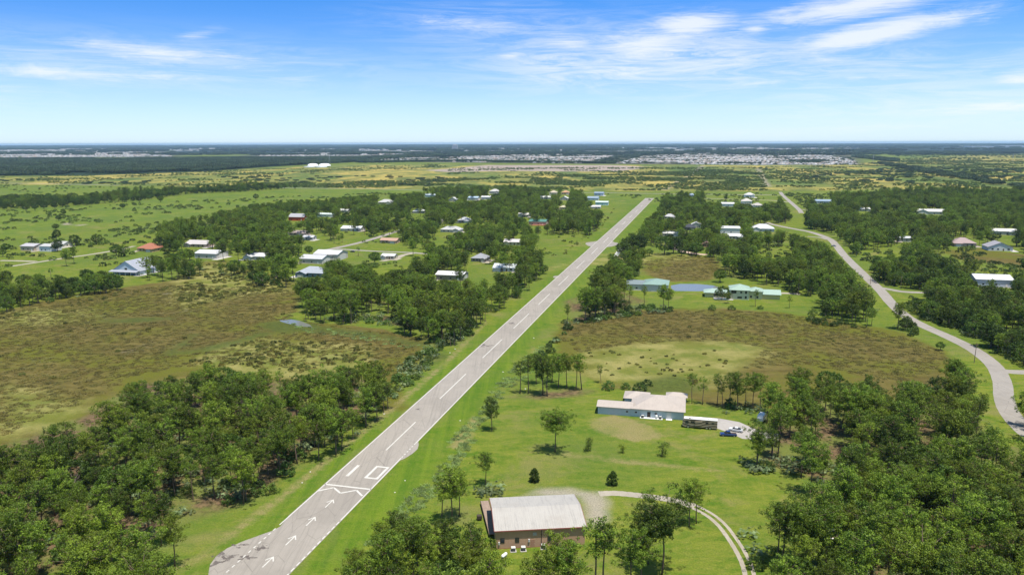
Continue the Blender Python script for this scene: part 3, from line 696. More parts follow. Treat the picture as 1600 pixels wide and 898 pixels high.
GR2 = Kind('tall_grass', 'grass', [grass_clump(97, 90, 1.3, .7), grass_clump(98, 90, 1.4, .9)], M_TALLG, None)

def stuff(name, kinds, pts, label, cat):
    """pts: list/array of (x, y, rz, scale, kind index, variant)"""
    srcs = []; off = []
    for k_ in kinds: off.append(len(srcs)); srcs += k_.src
    pts = np.array(pts, float)
    if len(pts) == 0: return
    ix = np.array([off[int(k_)]+int(v) for k_, v in zip(pts[:, 4], pts[:, 5])])
    me = bpy.data.meshes.new(name); me.vertices.add(len(pts))
    me.vertices.foreach_set('co', np.stack([pts[:, 0], pts[:, 1], np.zeros(len(pts))], 1).ravel())
    a_ = me.attributes.new('rz', 'FLOAT', 'POINT'); a_.data.foreach_set('value', pts[:, 2].astype(np.float32))
    a_ = me.attributes.new('sc', 'FLOAT', 'POINT'); a_.data.foreach_set('value', pts[:, 3].astype(np.float32))
    a_ = me.attributes.new('ix', 'INT', 'POINT'); a_.data.foreach_set('value', ix.astype(np.int32))
    o = link(bpy.data.objects.new(name, me)); tag(o, label, cat, kind='stuff')
    ng = bpy.data.node_groups.new(name+'_scatter', 'GeometryNodeTree')
    ng.interface.new_socket('Geometry', in_out='INPUT', socket_type='NodeSocketGeometry'); ng.interface.new_socket('Geometry', in_out='OUTPUT', socket_type='NodeSocketGeometry')
    n_ = ng.nodes; l_ = ng.links; gi = n_.new('NodeGroupInput'); go = n_.new('NodeGroupOutput'); jn = n_.new('GeometryNodeJoinGeometry')
    def na_(nm, ty):
        x = n_.new('GeometryNodeInputNamedAttribute'); x.data_type = ty; x.inputs['Name'].default_value = nm; return x.outputs['Attribute']
    rz = na_('rz', 'FLOAT'); sc = na_('sc', 'FLOAT'); ixs = na_('ix', 'INT')
    cx = n_.new('ShaderNodeCombineXYZ'); l_.new(rz, cx.inputs[2]); er = n_.new('FunctionNodeEulerToRotation'); l_.new(cx.outputs[0], er.inputs[0])
    for i, s in enumerate(srcs):
        if not (ix == i).any(): continue
        oi = n_.new('GeometryNodeObjectInfo'); oi.inputs['Object'].default_value = s; oi.inputs['As Instance'].default_value = True
        cmp_ = n_.new('FunctionNodeCompare'); cmp_.data_type = 'INT'; cmp_.operation = 'EQUAL'; l_.new(ixs, cmp_.inputs[2]); cmp_.inputs[3].default_value = i
        ip = n_.new('GeometryNodeInstanceOnPoints'); l_.new(gi.outputs[0], ip.inputs['Points']); l_.new(cmp_.outputs[0], ip.inputs['Selection'])
        l_.new(oi.outputs['Geometry'], ip.inputs['Instance']); l_.new(er.outputs[0], ip.inputs['Rotation']); l_.new(sc, ip.inputs['Scale']); l_.new(ip.outputs[0], jn.inputs[0])
    l_.new(jn.outputs[0], go.inputs[0]); md = o.modifiers.new('scatter', 'NODES'); md.node_group = ng
    return o
# ------------------------------------------------------------ buildings
M_GLASS = mat('window_glass', (.025, .03, .035), .15, .05, spec=.6)
M_TRIM = mat('white_trim', (.70, .69, .66), .6, .05)
M_DARKF = mat('dark_frame', (.06, .045, .035), .6)
M_CONC = mat('pale_concrete', (.42, .40, .37), .9, .15, .5)
RT = math.radians(14.3)
def roofmat(col):
    col = tuple(x*.78 for x in col)
    nm = 'roof_%d_%d_%d' % tuple(int(x*100) for x in col)
    return mat(nm, col, .55, .12, .35, streak=(tuple(x*.72 for x in col), 0, (3.0, .25, 1), .45), dirt=(tuple(x*.75 for x in col), .4))
def wallmat(col):
    return mat('wall_%d_%d_%d' % tuple(int(x*100) for x in col), col, .8, .08, .8, streak=(tuple(x*.8 for x in col), 0, (1.5, 1.5, .1), .35))
def gable_roof(u0, u1, v0, v1, h, rise, ov=.5, th=.18, along='u'):
    k = MB(); t = th
    if along == 'u': a0, a1, b0, b1 = v0-ov, v1+ov, u0-ov, u1+ov
    else: a0, a1, b0, b1 = u0-ov, u1+ov, v0-ov, v1+ov
    mid = (a0+a1)/2; dz = rise*ov/((a1-a0)/2-ov)
    prof = [(a0, h-dz), (mid, h+rise), (a1, h-dz), (a1, h-dz+t), (mid, h+rise+t), (a0, h-dz+t)]
    kk = len(k.v)
    for bb in (b0, b1): k.v += [((bb, a, z) if along == 'u' else (a, bb, z)) for a, z in prof]
    n = 6
    for q_ in ((0, 1, 4, 5), (1, 2, 3, 4)):
        k.f.append(tuple(kk+i for i in q_)); k.m.append(0); k.f.append(tuple(kk+n+i for i in q_[::-1])); k.m.append(0)
    for i in range(n):
        j = (i+1) % n; k.f.append((kk+i, kk+n+i, kk+n+j, kk+j)); k.m.append(0)
    return k
def hip_roof(u0, u1, v0, v1, h, rise, ov=.5, th=.2):
    k = MB(); u0 -= ov; u1 += ov; v0 -= ov; v1 += ov; w_ = min(u1-u0, v1-v0)/2*.999
    if u1-u0 >= v1-v0: ra, rb = (u0+w_, (v0+v1)/2), (u1-w_, (v0+v1)/2)
    else: ra, rb = ((u0+u1)/2, v0+w_), ((u0+u1)/2, v1-w_)
    z = h-.05; zt = z+th
    k.v = [(u0,v0,z),(u1,v0,z),(u1,v1,z),(u0,v1,z),(u0,v0,zt),(u1,v0,zt),(u1,v1,zt),(u0,v1,zt),(*ra,zt+rise),(*rb,zt+rise)]
    k.f = [(3,2,1,0),(0,1,5,4),(1,2,6,5),(2,3,7,6),(3,0,4,7)]
    if u1-u0 >= v1-v0: k.f += [(4,5,9,8),(6,7,8,9),(5,6,9),(7,4,8)]
    else: k.f += [(4,5,8),(5,6,9,8),(6,7,9),(7,4,8,9)]
    k.m = [0]*len(k.f); return k
def wall_block(u0, u1, v0, v1, h, gable=None, rise=0):
    k = MB()
    if gable == 'u':
        k.prism([(v0, 0), (v1, 0), (v1, h), ((v0+v1)/2, h+rise-.02), (v0, h)], u0, u1, axis='y')
    elif gable == 'v':
        k.prism([(u0, 0), (u1, 0), (u1, h), ((u0+u1)/2, h+rise-.02), (u0, h)], v0, v1, axis='x')
    else: k.box(u0, u1, v0, v1, 0, h)
    return k
def win(parent, side, a, z0, w_, h_, u0, u1, v0, v1, name='window', m=None, frame=True):
    t = .06
    def bx(k, a0, a1, z0_, z1_, d0, d1):
        if side == 'front': k.box(a0, a1, v0-d1, v0-d0, z0_, z1_)
        elif side == 'back': k.box(a0, a1, v1+d0, v1+d1, z0_, z1_)
        elif side == 'left': k.box(u0-d1, u0-d0, a0, a1, z0_, z1_)
        else: k.box(u1+d0, u1+d1, a0, a1, z0_, z1_)
    k = MB(); bx(k, a-w_/2, a+w_/2, z0, z0+h_, .002, t); o = k.build(name, m or M_GLASS, parent)
    return o
def building(name, cat, label, O, th, blocks, group=None):
    """blocks: dicts with u0,u1,v0,v1,h,roof('gable'|'gablev'|'hip'),rise,rcol,wcol"""
    root = empty(name, (O[0], O[1], 0), th); tag(root, label, cat, group)
    for B_ in blocks:
        u0, u1, v0, v1, h = B_['u0'], B_['u1'], B_['v0'], B_['v1'], B_['h']; rise = B_['rise']; rf = B_.get('roof', 'hip')
        ov = B_.get('ov', .5)
        wall_block(u0, u1, v0, v1, h, {'gable': 'u', 'gablev': 'v'}.get(rf), rise).build('wall', wallmat(B_['wcol']), root)
        k = hip_roof(u0, u1, v0, v1, h, rise, ov) if rf == 'hip' else gable_roof(u0, u1, v0, v1, h+.02, rise, ov, along='u' if rf == 'gable' else 'v')
        k.build('roof', roofmat(B_['rcol']), root)
        for wd in B_.get('wins', []): win(root, *wd, u0, u1, v0, v1)
        for wd in B_.get('doors', []): win(root, *wd[:5], u0, u1, v0, v1, name='door', m=wd[5] if len(wd) > 5 else M_TRIM)
    return root
WHITE = (.52, .52, .50); GREY = (.40, .41, .42); TAN = (.48, .40, .30); CREAM = (.60, .55, .42); BROWN = (.30, .21, .15)
# x0, x1, y bottom, kind, roof colour, wall colour, wall height, depth ratio, label
HS = [
 (28,58,392,'hangar',(.50,.48,.50),TAN,4.5,.8,'tan hangar with a grey metal roof at the left edge of the fields'),
 (58,83,393,'hangar',WHITE,(.62,.64,.66),5,.9,'white hangar joined beside the tan hangar at the far left'),
 (76,103,386,'house',WHITE,CREAM,3,.7,'white-roofed house behind the dark oaks at the far left'),
 (210,246,393,'hip',(.42,.17,.10),(.50,.36,.20),3,.7,'house with a terracotta hip roof and orange walls at left'),
 (285,327,386,'house',(.56,.52,.50),(.42,.33,.28),3,.6,'long pale-roofed house behind the white hangar at left'),
 (299,344,404,'hangar',(.62,.62,.63),(.52,.49,.45),4.5,.7,'pale metal hangar on open lawn between the grey-gabled house and the white one'),
 (379,417,406,'house',(.62,.62,.62),WHITE,3.2,.6,'white bungalow with pale roof at the edge of the green scrub'),
 (168,227,429,'porch',(.38,.40,.45),(.50,.58,.62),3.2,.9,'large grey-gabled house with a columned porch facing the left marsh'),
 (448,478,345,'barn',(.42,.42,.44),(.50,.09,.04),5,.6,'bright red barn with grey roof among the pines'),
 (493,521,339,'hangar',(.60,.66,.62),(.60,.66,.62),3.6,.5,'long pale green-white shed beside the red barn'),
 (529,545,332,'house',WHITE,WHITE,3,.7,'small white house behind the red barn in the pines'),
 (588,614,319,'hip',WHITE,CREAM,3,.6,'white-roofed house near the end of the bright pasture'),
 (644,663,333,'hip',(.62,.64,.66),GREY,3,.6,'pale grey-roofed house deep in the middle wood'),
 (530,566,361,'house',(.66,.68,.70),WHITE,3,.5,'long white-roofed house in the trees above the curved road'),
 (447,480,368,'house',(.36,.29,.26),(.40,.33,.30),3,.5,'long brown-roofed house left of the curved road'),
 (471,491,375,'house',(.64,.64,.66),WHITE,3,.6,'small white-roofed house just below the brown-roofed one'),
 (592,622,380,'house',(.52,.33,.24),(.55,.38,.28),3,.5,'pinkish tan house half hidden by pines beside the curved road'),
 (485,533,407,'hangar',(.66,.66,.66),(.52,.46,.38),5.5,.75,'tall white-roofed hangar with beige gable, left of the local road'),
 (463,508,412,'hangar',(.58,.58,.60),(.50,.47,.42),4.2,.75,'lower pale hangar in front of the tall beige one'),
 (459,509,433,'hip',(.40,.43,.48),(.16,.22,.30),3.2,.6,'blue house with grey hip roof facing the left marsh'),
 (594,618,405,'house',(.66,.66,.66),CREAM,3,.6,'flat white-roofed house on lawn in the middle of the wood'),
 (733,762,409,'hip',(.34,.35,.38),(.30,.28,.26),3,.9,'dark grey pyramid-roofed house nearest the runway on its left'),
 (768,807,424,'house',(.62,.66,.68),(.55,.58,.60),3.2,.6,'long pale blue-white house close to the runway on its left'),
 (677,727,438,'hangar',(.72,.71,.70),(.30,.26,.22),4,.6,'big white-roofed hangar at the back of the pine stand'),
 (686,721,363,'hip',WHITE,WHITE,3,.5,'white house broken up by pines right of the curved road'),
 (713,736,348,'hip',(.46,.48,.52),GREY,3,.7,'grey hip-roofed house beside the upper local road'),
 (785,816,383,'house',(.64,.60,.60),CREAM,3.2,.6,'pinkish white house near the runway grass by the mid aprons'),
 (824,855,352,'hangar',(.10,.24,.19),(.50,.34,.28),4.5,.7,'pink-walled house with a dark green metal roof and timber deck'),
 (808,828,339,'house',(.62,.60,.56),WHITE,3.2,.6,'cream house just left of the dark green roof'),
 (873,886,327,'hip',(.56,.52,.36),CREAM,3,.8,'small cream cottage between the pines and the teal hangar'),
 (857,871,305,'hip',(.55,.47,.36),(.66,.60,.48),5,.8,'tall cream house at the back of the left neighbourhood'),
 (876,890,304,'hip',(.52,.30,.16),(.60,.48,.34),4,.8,'orange-roofed house next to the tall cream one'),
 (843,862,311,'house',(.62,.62,.58),WHITE,3,.6,'white house in front of the tall cream house'),
 (874,888,313,'gv',(.68,.68,.68),WHITE,3.5,.8,'white front-gabled house below the orange roof'),
 (927,944,306,'hangar',(.27,.34,.44),(.42,.50,.60),5,.8,'blue-roofed house at the far end of the runway lawn'),
 (916,936,313,'hangar',(.31,.39,.49),(.55,.62,.70),4,.8,'lower blue-roofed building in front of the other blue roof'),
 (929,951,321,'hangar',(.60,.70,.66),(.42,.62,.58),5,.6,'teal-walled hangar beside the far end of the runway'),
 (922,939,326,'house',(.68,.66,.64),WHITE,3,.6,'low white house in front of the teal hangar'),
 (662,682,308,'hangar',(.50,.58,.66),(.50,.58,.64),4,.7,'pale blue building behind the wood near the cross road'),
 (700,714,315,'gv',(.62,.62,.64),WHITE,4,.8,'white front-gabled house left of the two blue-white hangars'),
 (728,748,313,'hangar',(.46,.60,.72),WHITE,4.5,.7,'pale blue-roofed hangar, left of a close pair'),
 (750,769,312,'hangar',(.68,.68,.70),(.62,.62,.64),4.5,.7,'white-roofed hangar, right of a close pair'),
 (763,781,303,'hip',(.55,.54,.52),WHITE,5,.7,'white house set back by the cross road'),
 (1076,1086,308,'hip',(.34,.42,.54),(.50,.52,.56),4,.8,'blue-grey house just right of the runway end'),
 (1162,1180,309,'hip',(.62,.60,.58),(.72,.70,.66),5,.7,'tall white house at the back right of the runway'),
 (1157,1176,319,'hip',(.58,.54,.48),(.70,.66,.56),5,.8,'tall cream house in front of the tall white one'),
 (1126,1148,323,'hangar',(.68,.68,.68),(.64,.64,.64),4.5,.7,'boxy white hangar left of the tall cream house'),
 (1174,1193,324,'hip',(.50,.46,.42),CREAM,3,.7,'low tan house right of the tall cream house'),
 (1036,1056,342,'hip',(.50,.50,.52),WHITE,3,.7,'pale grey-roofed house close to the runway on its right'),
 (1066,1088,360,'hip',(.05,.055,.07),(.20,.19,.18),3.5,.8,'house with a near-black roof right of the runway'),
 (1079,1096,356,'gv',(.66,.66,.66),WHITE,4,.8,'white gabled house behind the near-black roof'),
 (1124,1157,365,'hangar',(.70,.70,.72),(.68,.68,.70),6,.6,'large white box-like hangar right of the runway'),
 (1173,1211,362,'hip',(.66,.66,.68),WHITE,3.5,.6,'broad white-roofed house beside the winding road'),
 (1136,1162,374,'house',(.72,.72,.74),WHITE,3.5,.6,'white-roofed shed in front of the large white hangar'),
 (1034,1062,369,'house',(.60,.60,.58),GREY,3,.5,'pale long-roofed house under the pines right of the runway'),
 (1099,1108,386,'gv',(.45,.30,.24),(.55,.35,.26),3,.9,'little pink-walled outbuilding at the end of the pink drive'),
 (1273,1300,318,'hangar',(.31,.40,.50),(.60,.64,.68),4,.6,'blue-roofed house right of the winding road far away'),
 (1341,1360,330,'house',(.62,.62,.60),WHITE,3,.6,'white house in the right wood beyond the blue roof'),
 (1432,1477,335,'house',(.68,.67,.64),WHITE,4,.4,'long white building deep in the far right wood'),
 (1546,1590,367,'house',(.70,.69,.66),WHITE,4,.4,'long white-roofed building at the far right edge'),
 (1405,1426,378,'hangar',(.66,.67,.70),(.50,.50,.52),4,.7,'pair-bayed white shed among broadleaf trees right of the road'),
 (1488,1526,385,'hip',(.40,.30,.29),(.40,.32,.28),3.2,.7,'house with a reddish brown hip roof on the right lawn'),
 (1543,1583,392,'gv',(.38,.36,.38),(.62,.64,.66),3.5,.7,'pale-walled grey-roofed house right of the reddish roof'),
 (1523,1584,448,'hangar',(.66,.67,.68),(.46,.53,.62),5,.7,'white-roofed hangar with pale blue walls at the right edge'),
]
PROT = []
bm_door = mat('garage_door', (.60, .58, .54), .6, .06)
for (x0, x1, yb, kd, rc, wc, wh, dr, lab) in HS:
    s_ = mpp((x0+x1)/2, yb); w_ = (x1-x0)*s_; th = -math.radians(13.4); c0 = G((x0+x1)/2, yb)
    dpt = max(8, min(26, w_*dr)); w_ = max(8, (w_-dpt*.23)/.97)
    rise = {'hangar': .12, 'house': .18, 'hip': .27, 'barn': .25, 'porch': .3, 'gv': .32}[kd]*min(w_, dpt)*(1 if kd != 'gv' else .8)
    B_ = dict(u0=-w_/2, u1=w_/2, v0=0, v1=dpt, h=wh, rise=rise, rcol=rc, wcol=wc, roof={'hangar': 'gable', 'house': 'gable', 'hip': 'hip', 'barn': 'gable', 'porch': 'gablev', 'gv': 'gablev'}[kd])
    if kd in ('hangar', 'barn'):
        B_['wins'] = [('front', -w_*.3, 1.2, 1.3, 1.1), ('front', w_*.05, 1.2, 1.3, 1.1)]
        B_['doors'] = [('right', dpt*.5, .05, dpt*.6, wh*.8, bm_door), ('front', w_*.32, .05, 1.1, 2.1, M_TRIM)]
    else:
        B_['wins'] = [('front', -w_*.32, 1, 1.6, 1.2), ('front', -w_*.1, 1, 1.6, 1.2), ('front', w_*.33, 1, 1.8, 1.3), ('right', dpt*.4, 1, 1.5, 1.2)]
        B_['doors'] = [('front', w_*.12, .05, 1.1, 2.1, mat('dark_door', (.12, .08, .06)))]
    bl = [B_]
    hr = random.Random(int(x0*7+yb))
    if kd in ('house', 'hip') and w_ > 11:             # a lower garage or bedroom wing pushed out of the front
        sd = hr.choice((-1, 1)); ww = w_*hr.uniform(.28, .42); ua = -w_/2+.4 if sd < 0 else w_/2-.4-ww
        bl.append(dict(u0=ua, u1=ua+ww, v0=-hr.uniform(2, 4), v1=dpt*.45, h=wh-.12, rise=ww*.2, rcol=rc, wcol=wc, roof='gablev' if hr.random() < .5 else 'hip', doors=[('front', ua+ww/2, .05, ww*.6, 2.2, bm_door)]))
        bl.append(dict(u0=-sd*w_*.12-2.6, u1=-sd*w_*.12+2.6, v0=dpt-.5, v1=dpt+2.6, h=wh-.2, rise=.7, rcol=rc, wcol=wc, roof='hip'))
    if hr.random() < .75:
        sl_ = MB(); dx = hr.choice((-1, 1)); sl_.poly([(dx*(w_/2+1)-3, -5, 0), (dx*(w_/2+1)+3, -5, 0), (dx*(w_/2+1)+3.5, dpt, 0), (dx*(w_/2+1)-3, dpt, 0)])
        so2 = sl_.build('driveway', M_SHELL if hr.random() < .5 else M_CONC); so2.location = (c0[0], c0[1], .014); so2.rotation_euler = (0, 0, th); so2['kind'] = 'structure'
    if kd == 'porch':
        B_['wins'] += [('front', 0, 3.6, 2.2, 1.6)]
    r_ = building('hangar' if kd == 'hangar' else ('barn' if kd == 'barn' else 'house'), 'hangar' if kd == 'hangar' else ('barn' if kd == 'barn' else 'house'), lab, c0, th, bl)
    if kd == 'porch':
        k = MB(); k.poly([(-w_/2-.5, -4.4, 2.7), (w_/2+.5, -4.4, 2.7), (w_/2+.5, -.05, 3.7), (-w_/2-.5, -.05, 3.7)]); k.poly([(-w_/2-.5, -.05, 3.6), (w_/2+.5, -.05, 3.6), (w_/2+.5, -4.4, 2.6), (-w_/2-.5, -4.4, 2.6)]); k.build('porch_roof', roofmat(rc), r_)
        for i in range(6):
            k = MB(); u_ = -w_/2+i*w_/5; k.box(u_-.15, u_+.15, -4.1, -3.8, 0, 2.65); k.build('column', M_TRIM, r_)
    if 'timber deck' in lab:
        k = MB(); k.box(-w_*.3, w_/2+6, -5, -.05, 0, .9); k.build('deck', mat('deck_timber', (.36, .16, .08)), r_)
    ph = max(4, (wh+rise)/s_+dpt*.5*H/ (np.hypot(*c0))/s_*.6)
    PROT.append([(x0+(x1-x0)*.06, yb-ph*.85), (x1-(x1-x0)*.05, yb-ph*.85), (x1-(x1-x0)*.08, yb-ph*.2), (x0+(x1-x0)*.1, yb-ph*.2)])

# --- green roofed compound by the pond
O = G(1156, 468); th = -math.radians(13.4); GR = (.36, .48, .40); YW = (.62, .58, .30)
building('house', 'house', 'two-storey yellow house with a pale green metal roof beside the pond', O, th, [
    dict(u0=-6, u1=5.6, v0=0, v1=14, h=6.2, rise=2.6, rcol=GR, wcol=(.66, .63, .42), roof='hip', ov=.9,
         wins=[('front', -4, 4.0, 3.2, 1.9), ('front', 3.6, 4.0, 1.2, 1.7), ('front', 3.6, .8, 1.2, 1.6), ('front', -.2, .8, 2.8, 1.2), ('front', .6, 4.2, 1.2, 1.2)]),
    dict(u0=-22, u1=-6.02, v0=4, v1=14, h=3.0, rise=2.0, rcol=(.38, .50, .43), wcol=YW, roof='hip', ov=.9, wins=[('front', -15, 1, 3, 1.2)]),
    dict(u0=5.62, u1=14, v0=3, v1=13, h=5.2, rise=1.9, rcol=GR, wcol=YW, roof='hip', ov=.8, wins=[('front', 11, 3, 1.2, 1.4), ('front', 11, .8, 1.2, 1.4), ('front', 7, 1, 1.2, 1.4)]),
    dict(u0=14.02, u1=25, v0=5, v1=15, h=3.4, rise=2.0, rcol=(.37, .50, .43), wcol=(.60, .55, .24), roof='gable', ov=.8, wins=[('right', 9, 1, 1.2, 1.2)]),
])
pc = empty('pool_cage', tuple(O+np.array([math.cos(th), math.sin(th)])*-10), th); tag(pc, 'dark framed screened pool enclosure in front of the green-roofed house', 'pool cage')
k = MB()
for i in range(7):
    u_ = -6+i*1.9; k.tube([(u_, -3, 0), (u_, -3, 2.6), (u_+.0, 0, 3.6), (u_, 3.6, 3.8)], .07, 4)
k.tube([(-6, -3, 2.6), (5.4, -3, 2.6)], .07, 4); k.tube([(-6, 0, 3.6), (5.4, 0, 3.6)], .07, 4); k.build('frame', M_DARKF, pc)
k = MB(); k.box(-6.4, 5.8, -3.3, 3.6, 0, .12); k.build('patio', M_CONC, pc)
k = MB(); k.box(-4, 3, -1.6, 1.8, .124, .16); k.build('pool_water', mat('pool_water', (.06, .22, .28), .1), pc)
PROT += [[(1108,438),(1142,434),(1152,434),(1190,444),(1214,448),(1214,466),(1186,470),(1125,470),(1120,458),(1108,458)]]
O = G(1008, 455)
building('hangar', 'hangar', 'hangar with a muted green roof left of the pond', O, th, [
    dict(u0=-1, u1=15, v0=0, v1=18, h=4.8, rise=2.6, rcol=(.26, .38, .33), wcol=(.60, .59, .55), roof='hip', ov=.7, doors=[('front', 7, .05, 6, 3.6, bm_door)]),
    dict(u0=-13, u1=-1.02, v0=2, v1=16, h=4.2, rise=1.8, rcol=(.22, .27, .28), wcol=(.60, .59, .55), roof='gable', ov=.5, wins=[('front', -6, 1.2, 1.3, 1.1), ('front', -10, 1.2, 1.3, 1.1)])])
PROT += [[(982,438),(1022,433),(1047,446),(1045,453),(985,453)]]

# --- brown hangar, nearest building
E1 = G(772.6, 829.7, 5.0); E2 = G(917, 822.5, 5.0); dv_ = E2-E1; LEN = np.linalg.norm(dv_); th = math.atan2(dv_[1], dv_[0]); LEN -= .8
O = E1+np.array([math.cos(th), math.sin(th)])*.4+np.array([-math.sin(th), math.cos(th)])*.35; DEP = 17.6; BW = (.44, .28, .19)
hb = empty('hangar', (*O, 0), th); tag(hb, 'brown metal hangar with a streaked off-white roof beside the gravel yard', 'hangar')
M_BW = mat('brown_metal', BW, .6, .05, .6, streak=(tuple(x*.8 for x in BW), 0, (6, 1, .15), .4))
M_RW = mat('weathered_white_roof', (.38, .36, .33), .55, .06, .4, streak=((.22, .21, .20), 0, (1.7, .10, 1), .50), dirt=((.30, .27, .235), .5))
M_RED = mat('red_trim', (.28, .09, .07), .6)
wall_block(0, LEN, 0, DEP, 5.0, 'u', 1.5).build('wall', M_BW, hb)
ro = gable_roof(0, LEN, 0, DEP, 5.03, 1.5, .4, .1).build('roof', M_RW, hb)
k = MB()                                             # standing seams
for i in range(40):
    u_ = -.35+(LEN+.7)*i/39
    for (va_, vb_) in ((-.39, DEP/2), (DEP+.39, DEP/2)):
        z0 = 5.03-.068+.1+.01; z1 = 5.03+1.5+.1+.01
        a_ = [(u_-.03, va_, z0), (u_+.03, va_, z0), (u_+.03, vb_, z1), (u_-.03, vb_, z1)]; b_ = [(x, y, z+.05) for x, y, z in a_]
        if va_ > vb_: a_ = a_[::-1]; b_ = b_[::-1]
        k.poly(b_); k.poly([a_[0], a_[1], b_[1], b_[0]]); k.poly([a_[1], a_[2], b_[2], b_[1]]); k.poly([a_[3], a_[0], b_[0], b_[3]])
k.build('seam', M_RW, ro)
k = MB(); k.box(-.45, LEN+.45, -.52, -.41, 4.86, 5.1); k.build('gutter', M_RED, hb)
for u_ in (-.43, LEN+.41):
    for (va_, vb_) in ((-.4, DEP/2), (DEP/2, DEP+.4)):
        z_ = lambda v: 5.03+1.5*(1-abs(v-DEP/2)/(DEP/2)); k = MB(); k.tube([(u_, va_, z_(va_)), (u_, vb_, z_(vb_))], .11, 4); k.build('rake_trim', M_RED, hb)
k = MB(); k.box(LEN*.505, LEN*.505+.14, -.13, -.003, .1, 4.86); k.build('downspout', M_DARKF, hb)
k = MB(); k.box(-.01, LEN+.01, -.03, -.003, 0, .12); k.build('base_trim', M_RED, hb)
for u_ in (.045, .095, .0): pass
def hpx(px): return LEN*(px-781)/(915-781)
for px in (790.5, 812.5, 861.5):
    u_ = hpx(px); f_ = MB(); f_.box(u_-.55, u_+.55, -.07, -.003, 1.55, 2.85); fo = f_.build('window', M_DARKF, hb); p_ = MB(); p_.box(u_-.45, u_+.45, -.09, -.072, 1.65, 2.75); p_.build('pane', M_GLASS, fo)
u_ = hpx(836); k = MB(); k.box(u_-.5, u_+.5, -.06, -.003, .05, 2.15); dr_ = k.build('door', mat('brown_door', (.36, .20, .14), .6), hb); k = MB(); k.box(u_+.32, u_+.42, -.1, -.062, 1.0, 1.08); k.build('handle', M_TRIM, dr_)
u_ = hpx(839); k = MB(); k.box(u_-.45, u_+.45, -.07, -.003, 3.2, 4.0); k.build('vent', mat('vent_grey', (.42, .42, .44)), hb)
for px, z0 in ((785.5, 1.2), (830.5, 1.6)):
    u_ = hpx(px); k = MB(); k.box(u_-.2, u_+.2, -.25, -.003, z0, z0+.7); k.build('meter_box', mat('meter_grey', (.50, .50, .50)), hb)
k = MB(); k.box(LEN+.003, LEN+.09, 3, 14.6, .05, 4.3); k.build('hangar_door', mat('hangar_door_tan', (.44, .36, .30), .6, streak=((.3, .24, .2), 0, (1, 4, .2), .4)), hb)
def T2(root_o, th_, u_, v_): return root_o+np.array([math.cos(th_), math.sin(th_)])*u_+np.array([-math.sin(th_), math.cos(th_)])*v_
M_ACM = mat('ac_metal', (.55, .55, .53), .5); M_FAN = mat('ac_grille', (.07, .07, .07), .6)
def acunit(px, lab, off=-1.4, s=.5, o=O, t=th, u=None, grp='air conditioners on pads'):
    p_ = T2(o, t, hpx(px) if u is None else u, off); r_ = empty('air_conditioner', tuple(p_), t); tag(r_, lab, 'air conditioner', grp)
    k = MB(); k.box(-.75, .75, -.7, .7, .03, .12); k.build('pad', M_CONC, r_)
    k = MB(); k.box(-s, s, -s, s, .123, 1.0); k.build('casing', M_FAN, r_, bevel=.05)
    k = MB(); k.box(-s-.03, s+.03, -s-.03, s+.03, 1.003, 1.1); k.tube([(0, 0, 1.1), (0, 0, 1.16)], s*.8, 14); k.build('fan_guard', M_ACM, r_)
acunit(806, 'leftmost air conditioner on its pad by the brown hangar wall')
acunit(821, 'middle air conditioner by the brown hangar, left of the door')
acunit(851.5, 'right air conditioner by the brown hangar, beside the downspout', -.9)
# lean-to trailer of weathered boards left of the hangar
k = MB(); ta = G(757, 784, .9); tb = G(771, 836, .9); tv = tb-ta; tl = np.linalg.norm(tv)
tr_ = empty('flatbed_trailer', tuple(G(757, 787)), math.atan2(tv[1], tv[0])); tag(tr_, 'long flatbed trailer with weathered timber deck along the hangar side', 'trailer')
M_BOARD = mat('weathered_boards', (.27, .20, .155), .9, .3, 1.2, streak=((.14, .10, .08), 0, (.4, 6, 1), .6))
k.box(0, tl, -1.1, 1.1, .8, 1.0); k.build('deck', M_BOARD, tr_)
k = MB(); k.box(0, tl, -1.2, -1.103, .7, 1.15); k.box(0, tl, 1.103, 1.2, .7, 1.15); k.box(.3, tl-.3, -.5, -.35, .55, .797); k.box(.3, tl-.3, .35, .5, .55, .797); k.build('frame', M_DARKF, tr_)
M_TYRE = mat('tyre_rubber', (.03, .03, .03), .85); M_RIM = mat('wheel_rim', (.45, .45, .46), .35, metal=.6)
def wheel(parent, x, y, r=.34, w_=.22, side=1):
    k = MB(); k.tube([(x, y-w_/2, r), (x, y+w_/2, r)], r, 18); o = k.build('wheel', M_TYRE, parent)
    k = MB(); k.tube([(x, y+side*(w_/2+.003), r), (x, y+side*(w_/2+.03), r)], r*.6, 12); k.build('rim', M_RIM, o); return o
for x in (tl*.55, tl*.66):
    for sd in (-1, 1): wheel(tr_, x, sd*.95, .36, .25, sd)
k = MB(); bx_ = G(749, 812); k = empty('fuel_tank', tuple(bx_), th); tag(k, 'dark boxy tank standing left of the flatbed trailer', 'tank')
a_ = MB(); a_.box(-.7, .7, -.55, .55, .35, 1.5); a_.build('body', M_DARKF, k, bevel=.15); a_ = MB()
for sx in (-.55, .55):
    for sy in (-.4, .4): a_ = MB(); a_.box(sx-.05, sx+.05, sy-.05, sy+.05, 0, .347); a_.build('leg', M_DARKF, k)
pt = empty('propane_tank', tuple(G(788, 870)), th+.9); tag(pt, 'small white tank lying on the lawn in front of the brown hangar', 'tank')
a_ = MB(); a_.tube([(-1.05, 0, .62), (-.95, 0, .62), (-.75, 0, .62), (.75, 0, .62), (.95, 0, .62), (1.05, 0, .62)], [.08, .3, .42, .42, .3, .08], 14); a_.build('body', mat('tank_white', (.74, .74, .72), .4), pt, True)
for x in (-.5, .5): a_ = MB(); a_.box(x-.06, x+.06, -.3, .3, 0, .3); a_.build('foot', M_CONC, pt)
